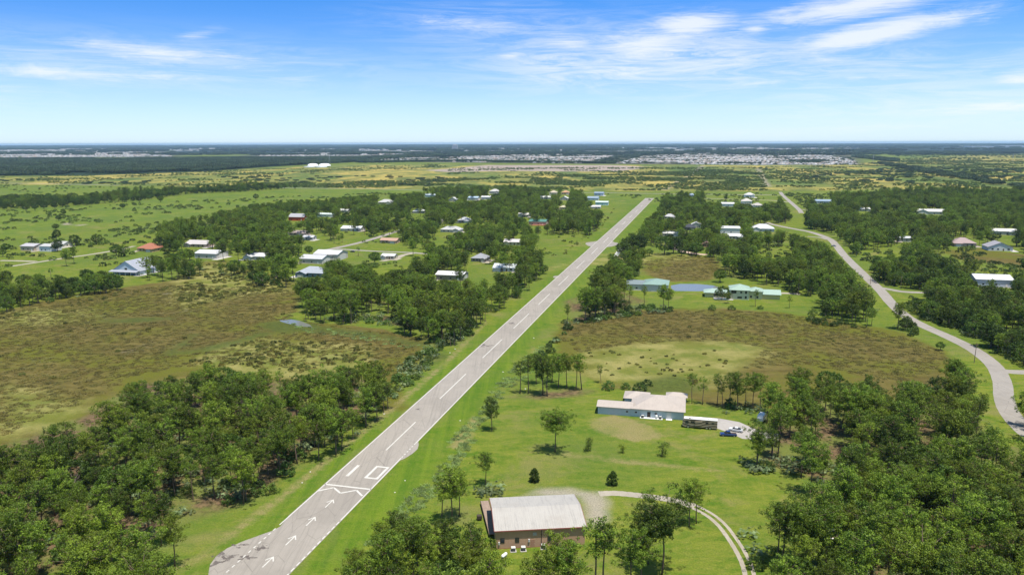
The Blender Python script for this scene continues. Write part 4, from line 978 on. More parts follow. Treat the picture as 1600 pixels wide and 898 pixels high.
PROT += [[(750,772),(768,770),(918,764),(935,800),(922,826),(905,842),(880,850),(850,862),(780,870),(750,800)]]

# --- pale blue house with the hip roof
P1 = G(934, 646); P2 = G(1068, 656); dv_ = P2-P1; LEN2 = np.linalg.norm(dv_); th2 = math.atan2(dv_[1], dv_[0])
BL = (.54, .61, .63); RF = (.50, .435, .38)
hb2 = building('house', 'house', 'long pale blue house with a pinkish tan hip roof near the motorhome', P1, th2, [
    dict(u0=0, u1=12.5, v0=0, v1=7.0, h=3.0, rise=1.0, rcol=RF, wcol=BL, roof='gable', ov=.5, wins=[('left', 3.5, .3, 2.2, 2.2)]),
    dict(u0=12.52, u1=LEN2, v0=0.0, v1=17.0, h=3.05, rise=3.0, rcol=RF, wcol=BL, roof='hip', ov=.6,
         wins=[('front', 13.2-1, 1.6, .8, .7)][:0], doors=[('front', LEN2*.832, .05, 1.8, 2.5, M_TRIM), ('front', LEN2*.60, .05, 1.2, 2.1, M_DARKF)]),
    dict(u0=9.0, u1=18, v0=11.5, v1=19.5, h=3.0, rise=1.6, rcol=RF, wcol=BL, roof='hip', ov=.5),
    dict(u0=LEN2-6.5, u1=LEN2+.8, v0=17.02, v1=21.5, h=2.9, rise=1.2, rcol=RF, wcol=BL, roof='hip', ov=.5, wins=[('right', 19, 1, 1.6, 1.2)]),
])
for u_ in (LEN2*.345, LEN2*.45, LEN2*.68):
    f_ = MB(); f_.box(u_-.5, u_+.5, -.06, -.003, 1.3, 2.1); fo = f_.build('window', M_TRIM, hb2); p_ = MB(); p_.box(u_-.4, u_+.4, -.075, -.062, 1.4, 2.0); p_.build('pane', M_GLASS, fo)
k = MB(); k.box(LEN2*.50, LEN2*.76, -1.6, -.1, .02, .14); k.box(LEN2*.80, LEN2*.87, -1.5, -.1, .02, .14); k.build('equipment_pad', M_TRIM, hb2)
k = MB(); k.box(LEN2*.493, LEN2*.498, -.1, -.003, .1, 2.9); k.build('downspout', M_TRIM, hb2)
acunit(0, 'air conditioner at the left end of the pad behind the pale blue house', -.9, .42, P1, th2, LEN2*.53)
acunit(0, 'air conditioner at the right end of the pad behind the pale blue house', -.9, .42, P1, th2, LEN2*.735)
for f_, lab in ((.69, 'white pool pump tank on the pad behind the pale blue house'),):
    r_ = empty('pump_tank', tuple(T2(P1, th2, LEN2*f_, -.9)), th2); tag(r_, lab, 'tank'); k = MB(); k.tube([(0, 0, .14), (0, 0, .3), (0, 0, 1.35), (0, 0, 1.55)], [.3, .42, .42, .15], 14); k.build('body', mat('tank_white', (.74, .74, .72)), r_, True); k = MB(); k.tube([(0, 0, 1.55), (0, 0, 1.7)], .1, 8); k.build('valve', M_DARKF, r_)
PROT += [[(930,628),(975,610),(1075,610),(1130,650),(1165,660),(1160,685),(1065,668),(930,650)]]

# --- motorhome
r0 = G(1066, 667.5); r1 = G(1120.5, 672); dv_ = r1-r0; rl = np.linalg.norm(dv_); thr = math.atan2(dv_[1], dv_[0])
rv = empty('motorhome', tuple(r0), thr); tag(rv, 'large tan and dark brown motorhome with white roof parked by the blue house', 'motorhome')
mr = bpy.data.materials.new('motorhome_paint'); mr.use_nodes = True; s_ = NB(mr.node_tree); pr = mr.node_tree.nodes['Principled BSDF']
t_ = s_.N.new('ShaderNodeTexCoord'); sp_ = s_.N.new('ShaderNodeSeparateXYZ'); s_.L.new(t_.outputs['Object'], sp_.inputs[0])
sw = s_.math('ADD', sp_.outputs[2], s_.math('MULTIPLY', s_.math('SINE', s_.math('MULTIPLY', sp_.outputs[0], .42)), .75))
sw = s_.math('FRACT', s_.math('MULTIPLY', sw, .95)); c_ = s_.mix(s_.ramp(sw, .42, .46), (.22, .18, .12), (.06, .05, .04)); c_ = s_.mix(s_.ramp(sw, .80, .82), c_, (.45, .40, .30))
s_.L.new(c_, pr.inputs['Base Color']); pr.inputs['Roughness'].default_value = .3
k = MB(); RVW = 2.55; k.prism([(0, .6), (0, 1.6), (.25, 3.1), (.6, 3.35), (rl, 3.35), (rl, .5), (.9, .45)], 0, RVW, axis='x'); k.build('body', mr, rv, bevel=.06)
k = MB(); k.box(.5, rl+.02, -.02, RVW+.02, 3.353, 3.47); rvr = k.build('roof', mat('rv_roof_white', (.56, .55, .53), .5), rv, bevel=.04)
for x in (3.2, 6.3, 9.3): k = MB(); k.box(x-.5, x+.5, .8, 1.75, 3.473, 3.78); k.build('roof_air_unit', mat('rv_unit_white', (.70, .70, .68)), rvr, bevel=.1)
k = MB(); k.box(2.2, 2.75, .4, .9, 3.473, 3.6); k.build('roof_vent', M_DARKF, rvr)
for x0, x1, z0, z1 in ((1.0, 2.1, 1.7, 2.75), (2.9, 4.2, 2.0, 2.7), (5.0, 6.4, 2.0, 2.7), (8.0, 9.0, 2.1, 2.7), (10.1, 11.0, 2.1, 2.7)):
    k = MB(); k.box(x0, x1, -.03, -.003, z0, z1); k.build('window', M_GLASS, rv)
k = MB(); k.poly([(-.02, .2, 1.65), (.24, .2, 3.05), (.24, RVW-.2, 3.05), (-.02, RVW-.2, 1.65)][::-1]); k.build('windscreen', M_GLASS, rv)
for x in (2.0, rl-3.6, rl-2.5):
    for y, sd in ((.1, -1), (RVW-.1, 1)): wheel(rv, x, y, .5, .3, sd)
k = MB(); k.box(4.4, 6.8, -.38, -.035, 1.0, 2.9); k.build('slide_out', mr, rv)
for y in (.35, RVW-.35): k = MB(); k.box(-.05, -.003, y-.2, y+.2, .9, 1.15); k.build('headlight', M_TRIM, rv)
# --- cars
def car(px0, px1, yb0, yb1, col, lab, truck=False, cat='car'):
    a_ = G(px0, yb0); b_ = G(px1, yb1); dv2 = b_-a_; t = math.atan2(dv2[1], dv2[0]); L_ = 4.9 if not truck else 5.6
    r_ = empty('parked_car' if not truck else 'pickup_truck', tuple((a_+b_)/2+np.array([-math.sin(t), math.cos(t)])*.9), t); tag(r_, lab, cat); m_ = mat('paint_%d' % int(col[2]*1000), col, .25, .03, spec=.6)
    h2 = L_/2
    k = MB(); k.prism([(-h2, .35), (-h2, .8), (-h2+.15, .92), (-h2+1.2, 1.0), (h2-1.0, 1.02), (h2-.1, .95), (h2, .75), (h2, .35)], -.9, .9, axis='x'); k.build('body', m_, r_, bevel=.08)
    if truck: pf = [(-h2+1.4, 1.0), (-h2+2.1, 1.72), (.55, 1.75), (.75, 1.0)]
    else: pf = [(-h2+1.15, .98), (-h2+2.0, 1.45), (h2-1.7, 1.47), (h2-.75, 1.0)]
    k = MB(); k.prism(pf, -.76, .76, axis='x'); g_ = k.build('cabin_glass', M_GLASS, r_, bevel=.04)
    k = MB(); k.box(pf[1][0]+.05, pf[2][0]-.05, -.74, .74, pf[1][1]-.01, pf[2][1]+.05); k.build('roof_panel', m_, r_, bevel=.03)
    if truck: k = MB(); k.box(.9, h2-.1, -.72, .72, 1.022, 1.05); k.build('cargo_bed', M_DARKF, r_)
    for x in (-h2+.9, h2-.95):
        for sd in (-1, 1): wheel(r_, x, sd*.82, .34, .22, sd)
    for sd in (-1, 1):
        k = MB(); k.box(-h2-.02, -h2+.03, sd*.65-.2, sd*.65+.2, .62, .78); k.build('headlight', M_TRIM, r_)
        k = MB(); k.box(h2-.03, h2+.02, sd*.68-.15, sd*.68+.15, .62, .8); k.build('tail_light', mat('tail_red', (.3, .01, .01)), r_)
car(1126, 1151, 681.5, 682.5, (.02, .045, .16), 'dark blue pickup parked at the edge of the concrete drive', True, 'pickup')
car(1139, 1159, 673, 676.5, (.62, .63, .65), 'silver white car parked behind the blue pickup')
M_ = [(1090,1094,371,'white car on the drive in front of the large white hangar'),(548,552,394,'dark car on the local road beside the lawn in the middle wood'),(1300,1304,385,'car on the winding road above the junction')]
for (xa, xb, yy, lb), cc in zip(M_, ((.6, .6, .61), (.05, .05, .06), (.30, .31, .32))): car(xa, xb, yy, yy+.3, cc, lb)
# --- white camper and boat
cpr = empty('camper_trailer', tuple(G(1190, 657)), 1.0); tag(cpr, 'small white camper trailer at the edge of the trees by the drive', 'camper')
k = MB(); k.prism([(-2.2, .5), (-2.4, 1.6), (-1.9, 2.7), (2.0, 2.7), (2.3, 1.7), (2.2, .5)], -1.1, 1.1, axis='x'); k.build('body', mat('camper_white', (.74, .74, .72), .4), cpr, bevel=.1)
for sd in (-1, 1): wheel(cpr, .2, sd*1.05, .34, .22, sd)
for x in (-1.2, .9): k = MB(); k.box(x-.4, x+.4, -1.13, -1.103, 1.5, 2.1); k.build('window', M_GLASS, cpr)
k = MB(); k.tube([(-2.2, 0, .5), (-3.4, 0, .45)], .06, 5); k.build('drawbar', M_DARKF, cpr)
bt = empty('motorboat', tuple(G(1302, 840)), 1.25); tag(bt, 'white motorboat parked under the trees near the bottom right', 'boat')
k = MB(); st = [(-3.2, 1.05, .55), (-1.5, 1.15, .5), (.5, 1.1, .5), (2.0, .75, .62), (3.1, .05, .95)]
for x, hw_, kz in st: k.v += [(x, -hw_, 1.35+max(0, x)*.08), (x, -hw_*.75, kz+.25), (x, 0, kz), (x, hw_*.75, kz+.25), (x, hw_, 1.35+max(0, x)*.08)]
for i in range(4):
    for j in range(4): k.f.append((i*5+j, i*5+j+1, (i+1)*5+j+1, (i+1)*5+j)); k.m.append(0)
    k.f.append((i*5+4, i*5, (i+1)*5, (i+1)*5+4)); k.m.append(0)
k.f.append((0, 1, 2, 3, 4)); k.m.append(0); k.build('hull', mat('boat_white', (.78, .77, .74), .3), bt)
k = MB(); k.box(-2.6, -.2, -.75, .75, 1.36, 1.5); k.build('cockpit', mat('boat_tan', (.40, .30, .20)), bt); k = MB(); k.prism([(-.2, 1.37), (0, 1.9), (.15, 1.9), (.5, 1.37)], -.8, .8, axis='x'); k.build('windscreen', M_GLASS, bt)
k = MB(); k.box(-3.6, -3.25, -.25, .25, .7, 1.9); k.build('outboard_motor', M_DARKF, bt)
for sd in (-1, 1): wheel(bt, -.8, sd*.95, .3, .2, sd)
PROT += [[(1295,822),(1310,822),(1310,842),(1295,842)], [(1183,640),(1200,640),(1200,660),(1183,660)], [(1285,680),(1320,680),(1320,695),(1285,695)]]
# --- utility poles, pylons, far landmarks
M_POLE = mat('pole_timber', (.20, .15, .11), .9)
for px, py, h_, lab in ((1522, 567, 9.5, 'wooden utility pole beside the bend of the winding road'), (1407, 451, 9, 'wooden utility pole at the side road junction'), (1359.5, 445, 8, 'wooden utility pole left of the winding road above the junction')):
    r_ = empty('utility_pole', tuple(G(px, py))); tag(r_, lab, 'utility pole'); k = MB(); k.tube([(0, 0, 0), (.1, 0, h_*.5), (.25, 0, h_)], [.16, .14, .11], 7); k.build('pole', M_POLE, r_)
    k = MB(); k.box(-.6, 1.1, -.06, .06, h_-.9, h_-.75); k.build('crossarm', M_POLE, r_)
M_PYL = mat('galvanised_steel', (.35, .37, .38), .5)
for px, py, hp, lab in ((515, 256, 15, 'steel pylon right of the two white domes'), (1364, 255, 13, 'steel pylon at the right edge of the distant town'), (1582, 254, 13, 'steel pylon in the far right fields'), (1198, 258, 12, 'steel pylon in front of the distant town')):
    g_ = G(px, py); s_ = mpp(px, py); hh = hp*s_; r_ = empty('pylon', tuple(g_)); tag(r_, lab, 'pylon'); w_ = hh*.09
    k = MB()
    for sx in (-1, 1):
        for sy in (-1, 1): k.tube([(sx*w_, sy*w_, 0), (sx*w_*.25, sy*w_*.25, hh*.7), (sx*w_*.15, sy*w_*.15, hh)], .22, 4)
    for i in range(7):
        z0, z1 = hh*i/8, hh*(i+1)/8; a0, a1 = w_*(1-.75*min(1, z0/hh/.7)), w_*(1-.75*min(1, z1/hh/.7)); s2 = 1 if i % 2 else -1
        k.tube([(s2*a0, -a0, z0), (-s2*a1, -a1, z1)], .14, 4)
    k.build('lattice', M_PYL, r_)
    for z_ in (.68, .82, .95): k = MB(); k.box(-w_*1.3, w_*1.3, -.2, .2, hh*z_, hh*z_+.4); k.build('crossarm', M_PYL, r_)
M_DOME = mat('dome_white', (.80, .80, .80), .5, .03)
for px, wpx, hpx_, lab in ((483.5, 17, 7, 'left of two long white domed roofs beyond the yellow fields'), (501.5, 19, 7, 'right of two long white domed roofs beyond the yellow fields')):
    g_ = G(px, 261.5); s_ = mpp(px, 261.5); r_ = empty('domed_hall', tuple(g_)); tag(r_, lab, 'domed hall'); k = MB(); a_, h_ = wpx*s_/2, hpx_*s_*.55
    nu, nv = 20, 8
    for i in range(nv+1):
        f_ = i/nv*math.pi/2
        for j in range(nu): t = 2*math.pi*j/nu; k.v.append((a_*math.cos(t)*math.cos(f_)**.7, a_*1.3+a_*1.3*math.sin(t)*math.cos(f_)**.7, 4+h_*math.sin(f_)))
    for i in range(nv):
        for j in range(nu): k.f.append((i*nu+j, i*nu+(j+1) % nu, (i+1)*nu+(j+1) % nu, (i+1)*nu+j)); k.m.append(0)
    k.build('roof', M_DOME, r_, True); k = MB(); k.tube([(0, 0, 0), (0, 0, 4)], a_, 20); k.build('base_wall', M_DOME, r_); r_.children[-1].location = (0, a_*1.3, 0)
g_ = G(711, 235.5); s_ = mpp(711, 235.5); r_ = empty('tower_block', tuple(g_)); tag(r_, 'pale tower block rising above the distant town', 'tower block')
k = MB(); k.box(-4*s_, 4.2*s_, 0, 4*s_, 0, 8.8*s_); k.box(-2.6*s_, 2.6*s_, 0.2*s_, 3*s_, 8.8*s_+.01, 10*s_); k.build('tower', mat('tower_pale', (.50, .50, .50)), r_)
k = MB(); k.box(-5.5*s_, -4.01*s_, 0, 4*s_, 0, 3.2*s_); k.box(4.21*s_, 13*s_, 0, 5*s_, 0, 2.6*s_); k.build('podium', mat('tower_podium', (.52, .50, .48)), r_)
for i in range(8):
    k = MB(); k.box(-3.7*s_, 3.9*s_, -.04*s_, -.002*s_, (.8+i*.97)*s_, (1.15+i*.97)*s_); k.build('window_band', M_GLASS, r_)
for x0, x1, yb, hp, lab in ((1493,1516,231,2.4,'white warehouse, left of three on the far right horizon'),(1518,1553,231.3,2.6,'long white warehouse, middle of three on the far right horizon'),(1567,1604,230.4,2.4,'white warehouse, rightmost on the horizon'),
        (840,852,233.5,1.7,'pale distant hall just right of the frame centre horizon'),(867,906,233.3,1.5,'long pale distant hall right of the smaller one'),(920,939,233.2,1.6,'pale distant hall in the middle of the town skyline'),
        (1008,1018,233,1.8,'pale distant hall, first of two side by side right of centre'),(1025,1039,233.2,2,'pale distant hall, second of two side by side right of centre'),(1065,1085,234.5,1.4,'low pale distant hall above the dense estate'),(1130,1180,236,1.2,'very long low white hall in the distant town'),
        (650,656,234.5,1.8,'small white distant hall left of the tower block'),(668,677,234.5,1.6,'white distant hall beside the tower block'),(972,975,234.5,4,'slender white water tower in the distant town')):
    s_ = mpp((x0+x1)/2, yb); g_ = G((x0+x1)/2, yb); w_ = (x1-x0)*s_/2; nm = 'warehouse'
    r_ = empty(nm, tuple(g_)); tag(r_, lab, 'warehouse' if 'tower' not in lab else 'water tower'); 
    if 'water tower' in lab:
        r_.name = 'water_tower'; k = MB(); k.tube([(0, 0, 0), (0, 0, hp*s_*.6)], w_*.3, 10); k.build('stem', M_DOME, r_); k = MB(); k.tube([(0, 0, hp*s_*.6), (0, 0, hp*s_*.75), (0, 0, hp*s_*.95), (0, 0, hp*s_)], [w_*.4, w_, w_, w_*.3], 12); k.build('tank', M_DOME, r_); continue
    k = MB(); k.box(-w_, w_, 0, w_*1.2, 0, hp*s_); k.build('wall', mat('warehouse_white', (.66, .66, .66)), r_); k = MB(); k.box(-w_-2, w_+2, -2, w_*1.2+2, hp*s_+.01, hp*s_+1.5); k.build('roof', M_DOME, r_)
    k = MB(); k.box(-w_*.8, w_*.8, -.6, -.05, hp*s_*.15, hp*s_*.4); k.build('loading_door', M_GLASS, r_)
# small pale slabs in the grass beside the runway
M_SLAB = mat('bleached_concrete', (.62, .61, .56), .9)
for px, py, lab in ((600,646.5,'pale concrete slab in the left grass above the runway number'),(472,754,'pale drain slab in the ditch left of the threshold'),(485,737,'pale drain slab further up the ditch from the threshold'),(633,750.5,'pale slab in the right grass beside the tall weeds'),
        (617,769,'small white marker in the right grass level with the arrows'),(719,657,'white marker in the right grass by the broken edge line'),(703,551,'flat white slab in the left grass beyond the bushes'),(711,545,'white slab in the left grass nearest the pine stand'),(821,607.5,'white marker in the grass below the pine row'),(786,581,'white marker at the right edge of the runway grass'),(834,528,'white marker in the right grass beside the brown marsh')):
    r_ = MB(); rg_ = random.Random(px); n_ = 7; g_ = G(px, py); sz = 2.6*mpp(px, py)
    ring = [(sz*.5*rg_.uniform(.7, 1.1)*math.cos(6.283*i/n_), sz*.4*rg_.uniform(.7, 1.1)*math.sin(6.283*i/n_)) for i in range(n_)]
    k = MB(); k.v = [(x, y, 0) for x, y in ring]+[(x*.92, y*.92, .16) for x, y in ring]; k.f = [tuple(range(n_, 2*n_))]+[(i, (i+1) % n_, n_+(i+1) % n_, n_+i) for i in range(n_)]; k.m = [0]*len(k.f)
    o = k.build('concrete_marker', M_SLAB); o.location = (*g_, 0); tag(o, lab, 'concrete marker')

# ------------------------------------------------------------ distant town
TOWN = [([(1195,258.5),(1345,258),(1330,250),(1290,243),(1200,240),(1130,238),(1010,243),(960,256),(1000,256.5)], 26, 'dense right-hand estate of the distant town'),
        ([(565,255),(700,253),(800,254.5),(905,255.5),(960,244),(880,241),(740,239),(640,247),(565,252)], 30, 'grey middle estate of the distant town'),
        ([(0,247),(270,245),(250,236),(0,236)], 42, 'estate behind the dark wood on the left'),
        ([(400,246),(640,244),(700,241),(760,235),(560,236),(400,242)], 45, 'scattered estate left of the tower block'),
        ([(-100,236),(1350,236),(1350,229.5),(-100,230)], 115, 'haze-blue estates along the horizon')]
cand = []
for poly, sp, lab in TOWN:
    pp = np.array(PXW(poly)); lo = pp.min(0); hi = pp.max(0); nx = int((hi[0]-lo[0])/sp)+1; ny = int((hi[1]-lo[1])/sp)+1
    X, Y = np.meshgrid(lo[0]+np.arange(nx)*sp, lo[1]+np.arange(ny)*sp*1.25); X = X.ravel()+.35*Y.ravel()%sp+RNG.uniform(-.45, .45, X.size)*sp; Y = Y.ravel()+RNG.uniform(-.4, .4, Y.size)*sp
    px, py = PJ(X, Y, 0); ok = inpoly(px, py, poly) & (vnoise(X, Y, sp*7, 5) > .38) & (RNG.random(X.size) < .72)
    for x, y in zip(X[ok], Y[ok]): cand.append((x, y, 1.0 if sp < 100 else 2.4, lab))
cand.sort(key=lambda c_: c_[1]/c_[2])
if len(cand) > 13000:
    far_ = cand[230:]; cand = cand[:230]+[far_[i] for i in np.random.default_rng(5).choice(len(far_), 12770, replace=False)]
TR_ = [mat('town_roof_pale', (.27, .26, .25)), mat('town_roof_white', (.38, .38, .37)), mat('town_roof_tan', (.32, .25, .21)), mat('town_roof_grey', (.27, .27, .29))]
TW_ = mat('town_wall', (.52, .48, .42))
def housemesh(k, x, y, t, w_, d_, h_, mi):
    c_, s_ = math.cos(t), math.sin(t); P = lambda a, b_, z: (x+a*c_-b_*s_, y+a*s_+b_*c_, z); n = len(k.v)
    k.v += [P(-w_, -d_, 0), P(w_, -d_, 0), P(w_, d_, 0), P(-w_, d_, 0), P(-w_, -d_, h_), P(w_, -d_, h_), P(w_, d_, h_), P(-w_, d_, h_), P(-w_*.4, 0, h_*1.75), P(w_*.4, 0, h_*1.75)]
    for f_, m_ in (((0, 1, 5, 4), 4), ((1, 2, 6, 5), 4), ((2, 3, 7, 6), 4), ((3, 0, 4, 7), 4), ((4, 5, 9, 8), mi), ((5, 6, 9), mi), ((6, 7, 8, 9), mi), ((7, 4, 8), mi)): k.f.append(tuple(n+i for i in f_)); k.m.append(m_)
hm = []
for mi in range(4): k = MB(); housemesh(k, 0, 0, 0, 8.5, 6.5, 3.2, mi); hm.append(k.mesh('town_house', TR_+[TW_]))
rgt = random.Random(4); k = MB()
RN = ['pale', 'white', 'tan', 'dark grey']
for i, (x, y, sc, lab) in enumerate(cand):
    mi = rgt.choices(range(4), (4, 4, 3, 2))[0]; t = -.23+rgt.choice((0, 1.57))+rgt.uniform(-.1, .1)
    if i < 230:
        o = link(bpy.data.objects.new('town_house', hm[mi])); o.location = (x, y, 0); o.rotation_euler = (0, 0, t); tag(o, 'tiny %s-roofed house, nearest rows of the %s' % (RN[mi], lab), 'house', '%s-roofed houses in the %s' % (RN[mi], lab))
    else: housemesh(k, x, y, t, 8.5*sc, 6.5*sc, 3.2*(1+.4*(sc > 1)), mi)
o = k.build('distant_town', TR_+[TW_]); tag(o, 'hundreds of tiny pale roofs of the distant town below the horizon', 'town', kind='stuff')

# ------------------------------------------------------------ trees
MANUAL = [  # kind, px, py (foot), height px (0 = natural), variant, label
 (WIDEP,868,706,68,1,'wide umbrella-shaped pine standing alone on the lawn above the brown hangar'),
 (PINE,768,673,50,2,'lone pine on the lawn edge right of the runway number'),
 (PINE,759,757,50,3,'slim pine beside the flowering clump behind the brown hangar'),
 (TOPI,835,752,21,0,'dark rounded bush nearer the brown hangar roof, left of two'),
 (TOPI,957,757,22,0,'dark rounded bush on the lawn above the shell track, right of two'),
 (SAPL,919,704,21,0,'small sapling right of the umbrella-shaped pine'),
 (SAPL,974,707,14,1,'thinnest sapling on the lawn in front of the pale blue house'),
 (SAPL,1034,713,21,1,'sapling on the lawn below the motorhome'),
 (PINE,706,818,84,0,'tall bushy pine at the left of the pair beside the flatbed trailer'),
 (PINE,718,806,70,4,'pine just right of the tall bushy one beside the flatbed trailer'),
 (THIN,690,812,60,2,'slim pine leaning out left of the bushy pair near the trailer'),
 (PINE,694,884,72,1,'pine with bare trunk directly below the bushy pair at the bottom'),
 (PINE,618,876,74,1,'round pine at the top left of the bottom-edge stand by the runway'),
 (PINE,598,888,70,4,'pine nearest the runway in the bottom-edge stand'),
 (PINE,655,880,72,6,'broad pine in the middle of the bottom-edge stand'),
 (PINE,1036,487,44,4,'big pine at the right end of the stand in front of the muted green hangar'),
 (PINE,1044,484,34,0,'dark pine beside the big one by the pond lawn'),
 (THIN,983,480,34,0,'slim pine in front of the muted green hangar wall'),
 (THIN,1006,482,36,1,'second slim pine in front of the muted green hangar wall'),
 (PINE,960,492,46,1,'round pine left of the slim pines by the muted green hangar'),
 (PINE,945,497,50,6,'wide pine on the marsh edge by the muted green hangar'),
 (PINE,930,500,54,3,'tall pine on the marsh edge left of the wide one'),
 (OAK,975,488,20,1,'low dark tree under the pines by the muted green hangar'),
 (PINE,915,503,56,0,'leftmost tall pine of the marsh edge stand'),
 (THIN,887,514,40,1,'slim pine standing alone between runway and marsh stand'),
 (PINE,274,884,80,4,'lone pine nearest the ditch at the bottom left with its own shadow'),
 (WIDEP,1035,898,118,0,'largest spreading pine at the bottom inside the curve of the shell track'),
 (WIDEP,1012,880,82,1,'dark spreading pine just left of the largest one inside the track curve'),
 (PINE,1077,822,72,3,'slender pine standing over the curving shell track'),
 (THIN,1088,817,62,0,'slim pine right beside the one over the shell track'),
 (THIN,1215,884,90,0,'leftmost trunk of the pine trio at the glade, bottom right'),
 (PINE,1222,888,98,3,'middle pine of the trio at the glade, bottom right'),
 (PINE,1240,884,92,6,'right leaning pine of the trio at the glade, bottom right'),
 (THIN,928,930,112,0,'slim pine in front of the right end of the brown hangar'),
 (THIN,942,932,112,1,'second slim pine in front of the right end of the brown hangar'),
 (PINE,985,930,100,1,'pine at the bottom edge left of the dark spreading pine'),
 (PINE,1002,915,80,3,'lower pine tucked under the dark spreading pine'),
 (PINE,843,962,95,5,'pine hiding the lower left wall of the brown hangar at the bottom edge'),
 (PINE,872,935,92,0,'pine hiding the right half of the brown hangar wall'),
 (PINE,888,950,98,6,'bushy pine at the bottom edge right of the hangar windows'),
 (THIN,812.5,614,52,0,'first pine of the row between runway and brown marsh'),
 (THIN,825,615,60,1,'second pine of the row between runway and brown marsh'),
 (PINE,847.6,617,62,2,'bushy pine in the middle of the row beside the brown marsh'),
 (THIN,855,619,66,1,'tallest bare-trunked pine in the row beside the brown marsh'),
 (PINE,873,606,54,0,'full-crowned pine in the right half of the marsh row'),
 (PINE,885,607,56,4,'pine fourth from the right end of the marsh row'),
 (THIN,900,609,56,0,'slim pine near the right end of the marsh row'),
 (THIN,908,608,56,2,'last pine at the right end of the marsh row'),
 (PINE,838,600,50,6,'pine at the back of the marsh row'), (PINE,862,598,46,5,'second pine at the back of the marsh row'),
 (THIN,939,598,28,2,'small lone pine at the lower left corner of the brown marsh'),
 (THIN,1081,630,48,0,'first thin pine of the line right of the pale blue house'),
 (THIN,1098,632,42,2,'second thin pine of the line right of the pale blue house'),
 (THIN,1121,633,50,1,'third thin pine of the line, taller than its neighbours'),
 (THIN,1129,636,44,2,'thin pine fourth along the line behind the drive'),
 (THIN,1139,634,52,0,'thin pine fifth along the line behind the drive'),
 (PINE,1152,640,58,2,'fuller pine in the line behind the concrete drive'),
 (THIN,1164,634,52,1,'thin pine after the fuller one behind the drive'),
 (PINE,1176,640,58,4,'broad pine near the right end of the line behind the drive'),
 (THIN,1188,636,54,0,'thin pine at the right end of the line behind the drive'),
 (PINE,1183,728,68,6,'dark vine-covered pine at the corner of the hedge by the drive'),
 (THIN,1205,712,76,1,'left of two bare-trunked pines by the camper'),
 (THIN,1216,714,80,0,'right of two bare-trunked pines by the camper'),
 (PINE,1402,514,42,2,'lone dark pine beside the winding road below the junction'),
 (OAK,1415,516,19,0,'dark round tree at the roadside under the lone pine'),
 (OAK,1469,547,14,2,'round dark tree alone at the right end of the brown marsh'),
 (OAK,218,316,0,1,'large dark tree at the left of a pair in the far pasture'),(OAK,251,316,0,3,'large dark tree at the right of a pair in the far pasture'),
 (OAK,192,326,9,0,'round dark tree alone in the middle of the far pasture'),
 (OAK,77,338,9,1,'round tree, left of two in the far left pasture'),(OAK,100,336,10,3,'round tree, right of two in the far left pasture'),(OAK,92,345,9,2,'round tree below the two in the far left pasture'),
 (OAK,87,359,10,0,'round tree lowest in the far left pasture'),(BUSH,204,340,0,1,'bush right of the middle of the far pasture'),(BUSH,150,346,0,1,'bush left of the middle of the far pasture'),
 (BUSH,18,344,0,1,'bush at the far left of the pasture'),
 (OAK,41,330,0,1,'first dark tree of the row at the far left pond'),(OAK,55,329,0,3,'second dark tree of the row at the far left pond'),(OAK,69,327,0,1,'third dark tree of the row at the far left pond'),(OAK,86,326,0,0,'fourth dark tree of the row at the far left pond'),(OAK,98,324,0,3,'fifth dark tree of the row at the far left pond'),
 (OAK,151,382,0,1,'round oak in the middle of the left residential lawns'),(OAK,88,375,0,3,'oak behind the white-roofed house far left'),(OAK,118,384,0,1,'oak right of the white-roofed house far left'),(OAK,182,399,0,0,'left oak of the pair beside the curved driveway'),(OAK,193,401,0,1,'right oak of the pair beside the curved driveway'),
 (OAK,90,393,0,3,'oak in front of the white hangar far left'),(PINE,104,416,0,0,'pine on the lawn right of the curved driveway far left'),(PINE,116,412,0,3,'second pine on the lawn beside the curved driveway'),
 (OAK,400,312,0,1,'tree at the left tip of the middle wood'),(OAK,585,412,0,3,'grey-green spreading oak beside the flat white-roofed house'),
 (OAK,1128,468,22,1,'round tree in front of the screened pool enclosure'),(PINE,1137,474,18,5,'small pine right of the round tree by the pool enclosure'),
 (BUSH,1112,484,9,1,'dark bush below the round tree at the lawn edge'),(BUSH,1143,484,8,1,'dark bush, second along the green lawn edge'),(BUSH,1188,483,7,0,'dark bush, third along the green lawn edge'),
 (THIN,1180,479,28,1,'palm-like slim tree in front of the yellow wing'),(THIN,1233,481,20,2,'slim tree at the right of the green lawn'),
 (OAK,1125,441,0,2,'dark round tree behind the pond'),(BUSH,448,741,20,1,'pale flowering bush at the tip of the left wood'),
 (OAK,985,398,30,1,'big dark tree right of the silver drive by the runway'),(OAK,998,396,30,3,'second big dark tree right of the silver drive'),(OAK,975,402,26,0,'left big dark tree beside the silver drive'),
 (OAK,1038,398,30,1,'big dark tree in front of the pink drive, left'),(OAK,1052,396,26,3,'big dark tree in front of the pink drive, middle'),(OAK,1088,400,22,2,'dark tree in front of the pink drive, right'),
 (OAK,1065,400,14,0,'small round tree in front of the pink drive'),(OAK,1015,400,12,2,'low round tree left of the pink drive'),
 (PALM,1465,468,24,0,'cabbage palm in the trees right of the junction'),(PINE,1546,465,30,4,'tall dark tree in front of the pale blue hangar'),
 (PALM,80,437,18,0,'palm at the back of the hedge far left'),
]
for n_, (x, y) in enumerate([(655,352),(700,385),(560,400),(1130,380)]): MANUAL.append((PALM, x, y, 0, n_ % 2, ['cabbage palm beside the upper local road', 'cabbage palm in the middle wood right of the local road', 'cabbage palm near the local road junction', 'cabbage palm behind the pink drive'][n_]))
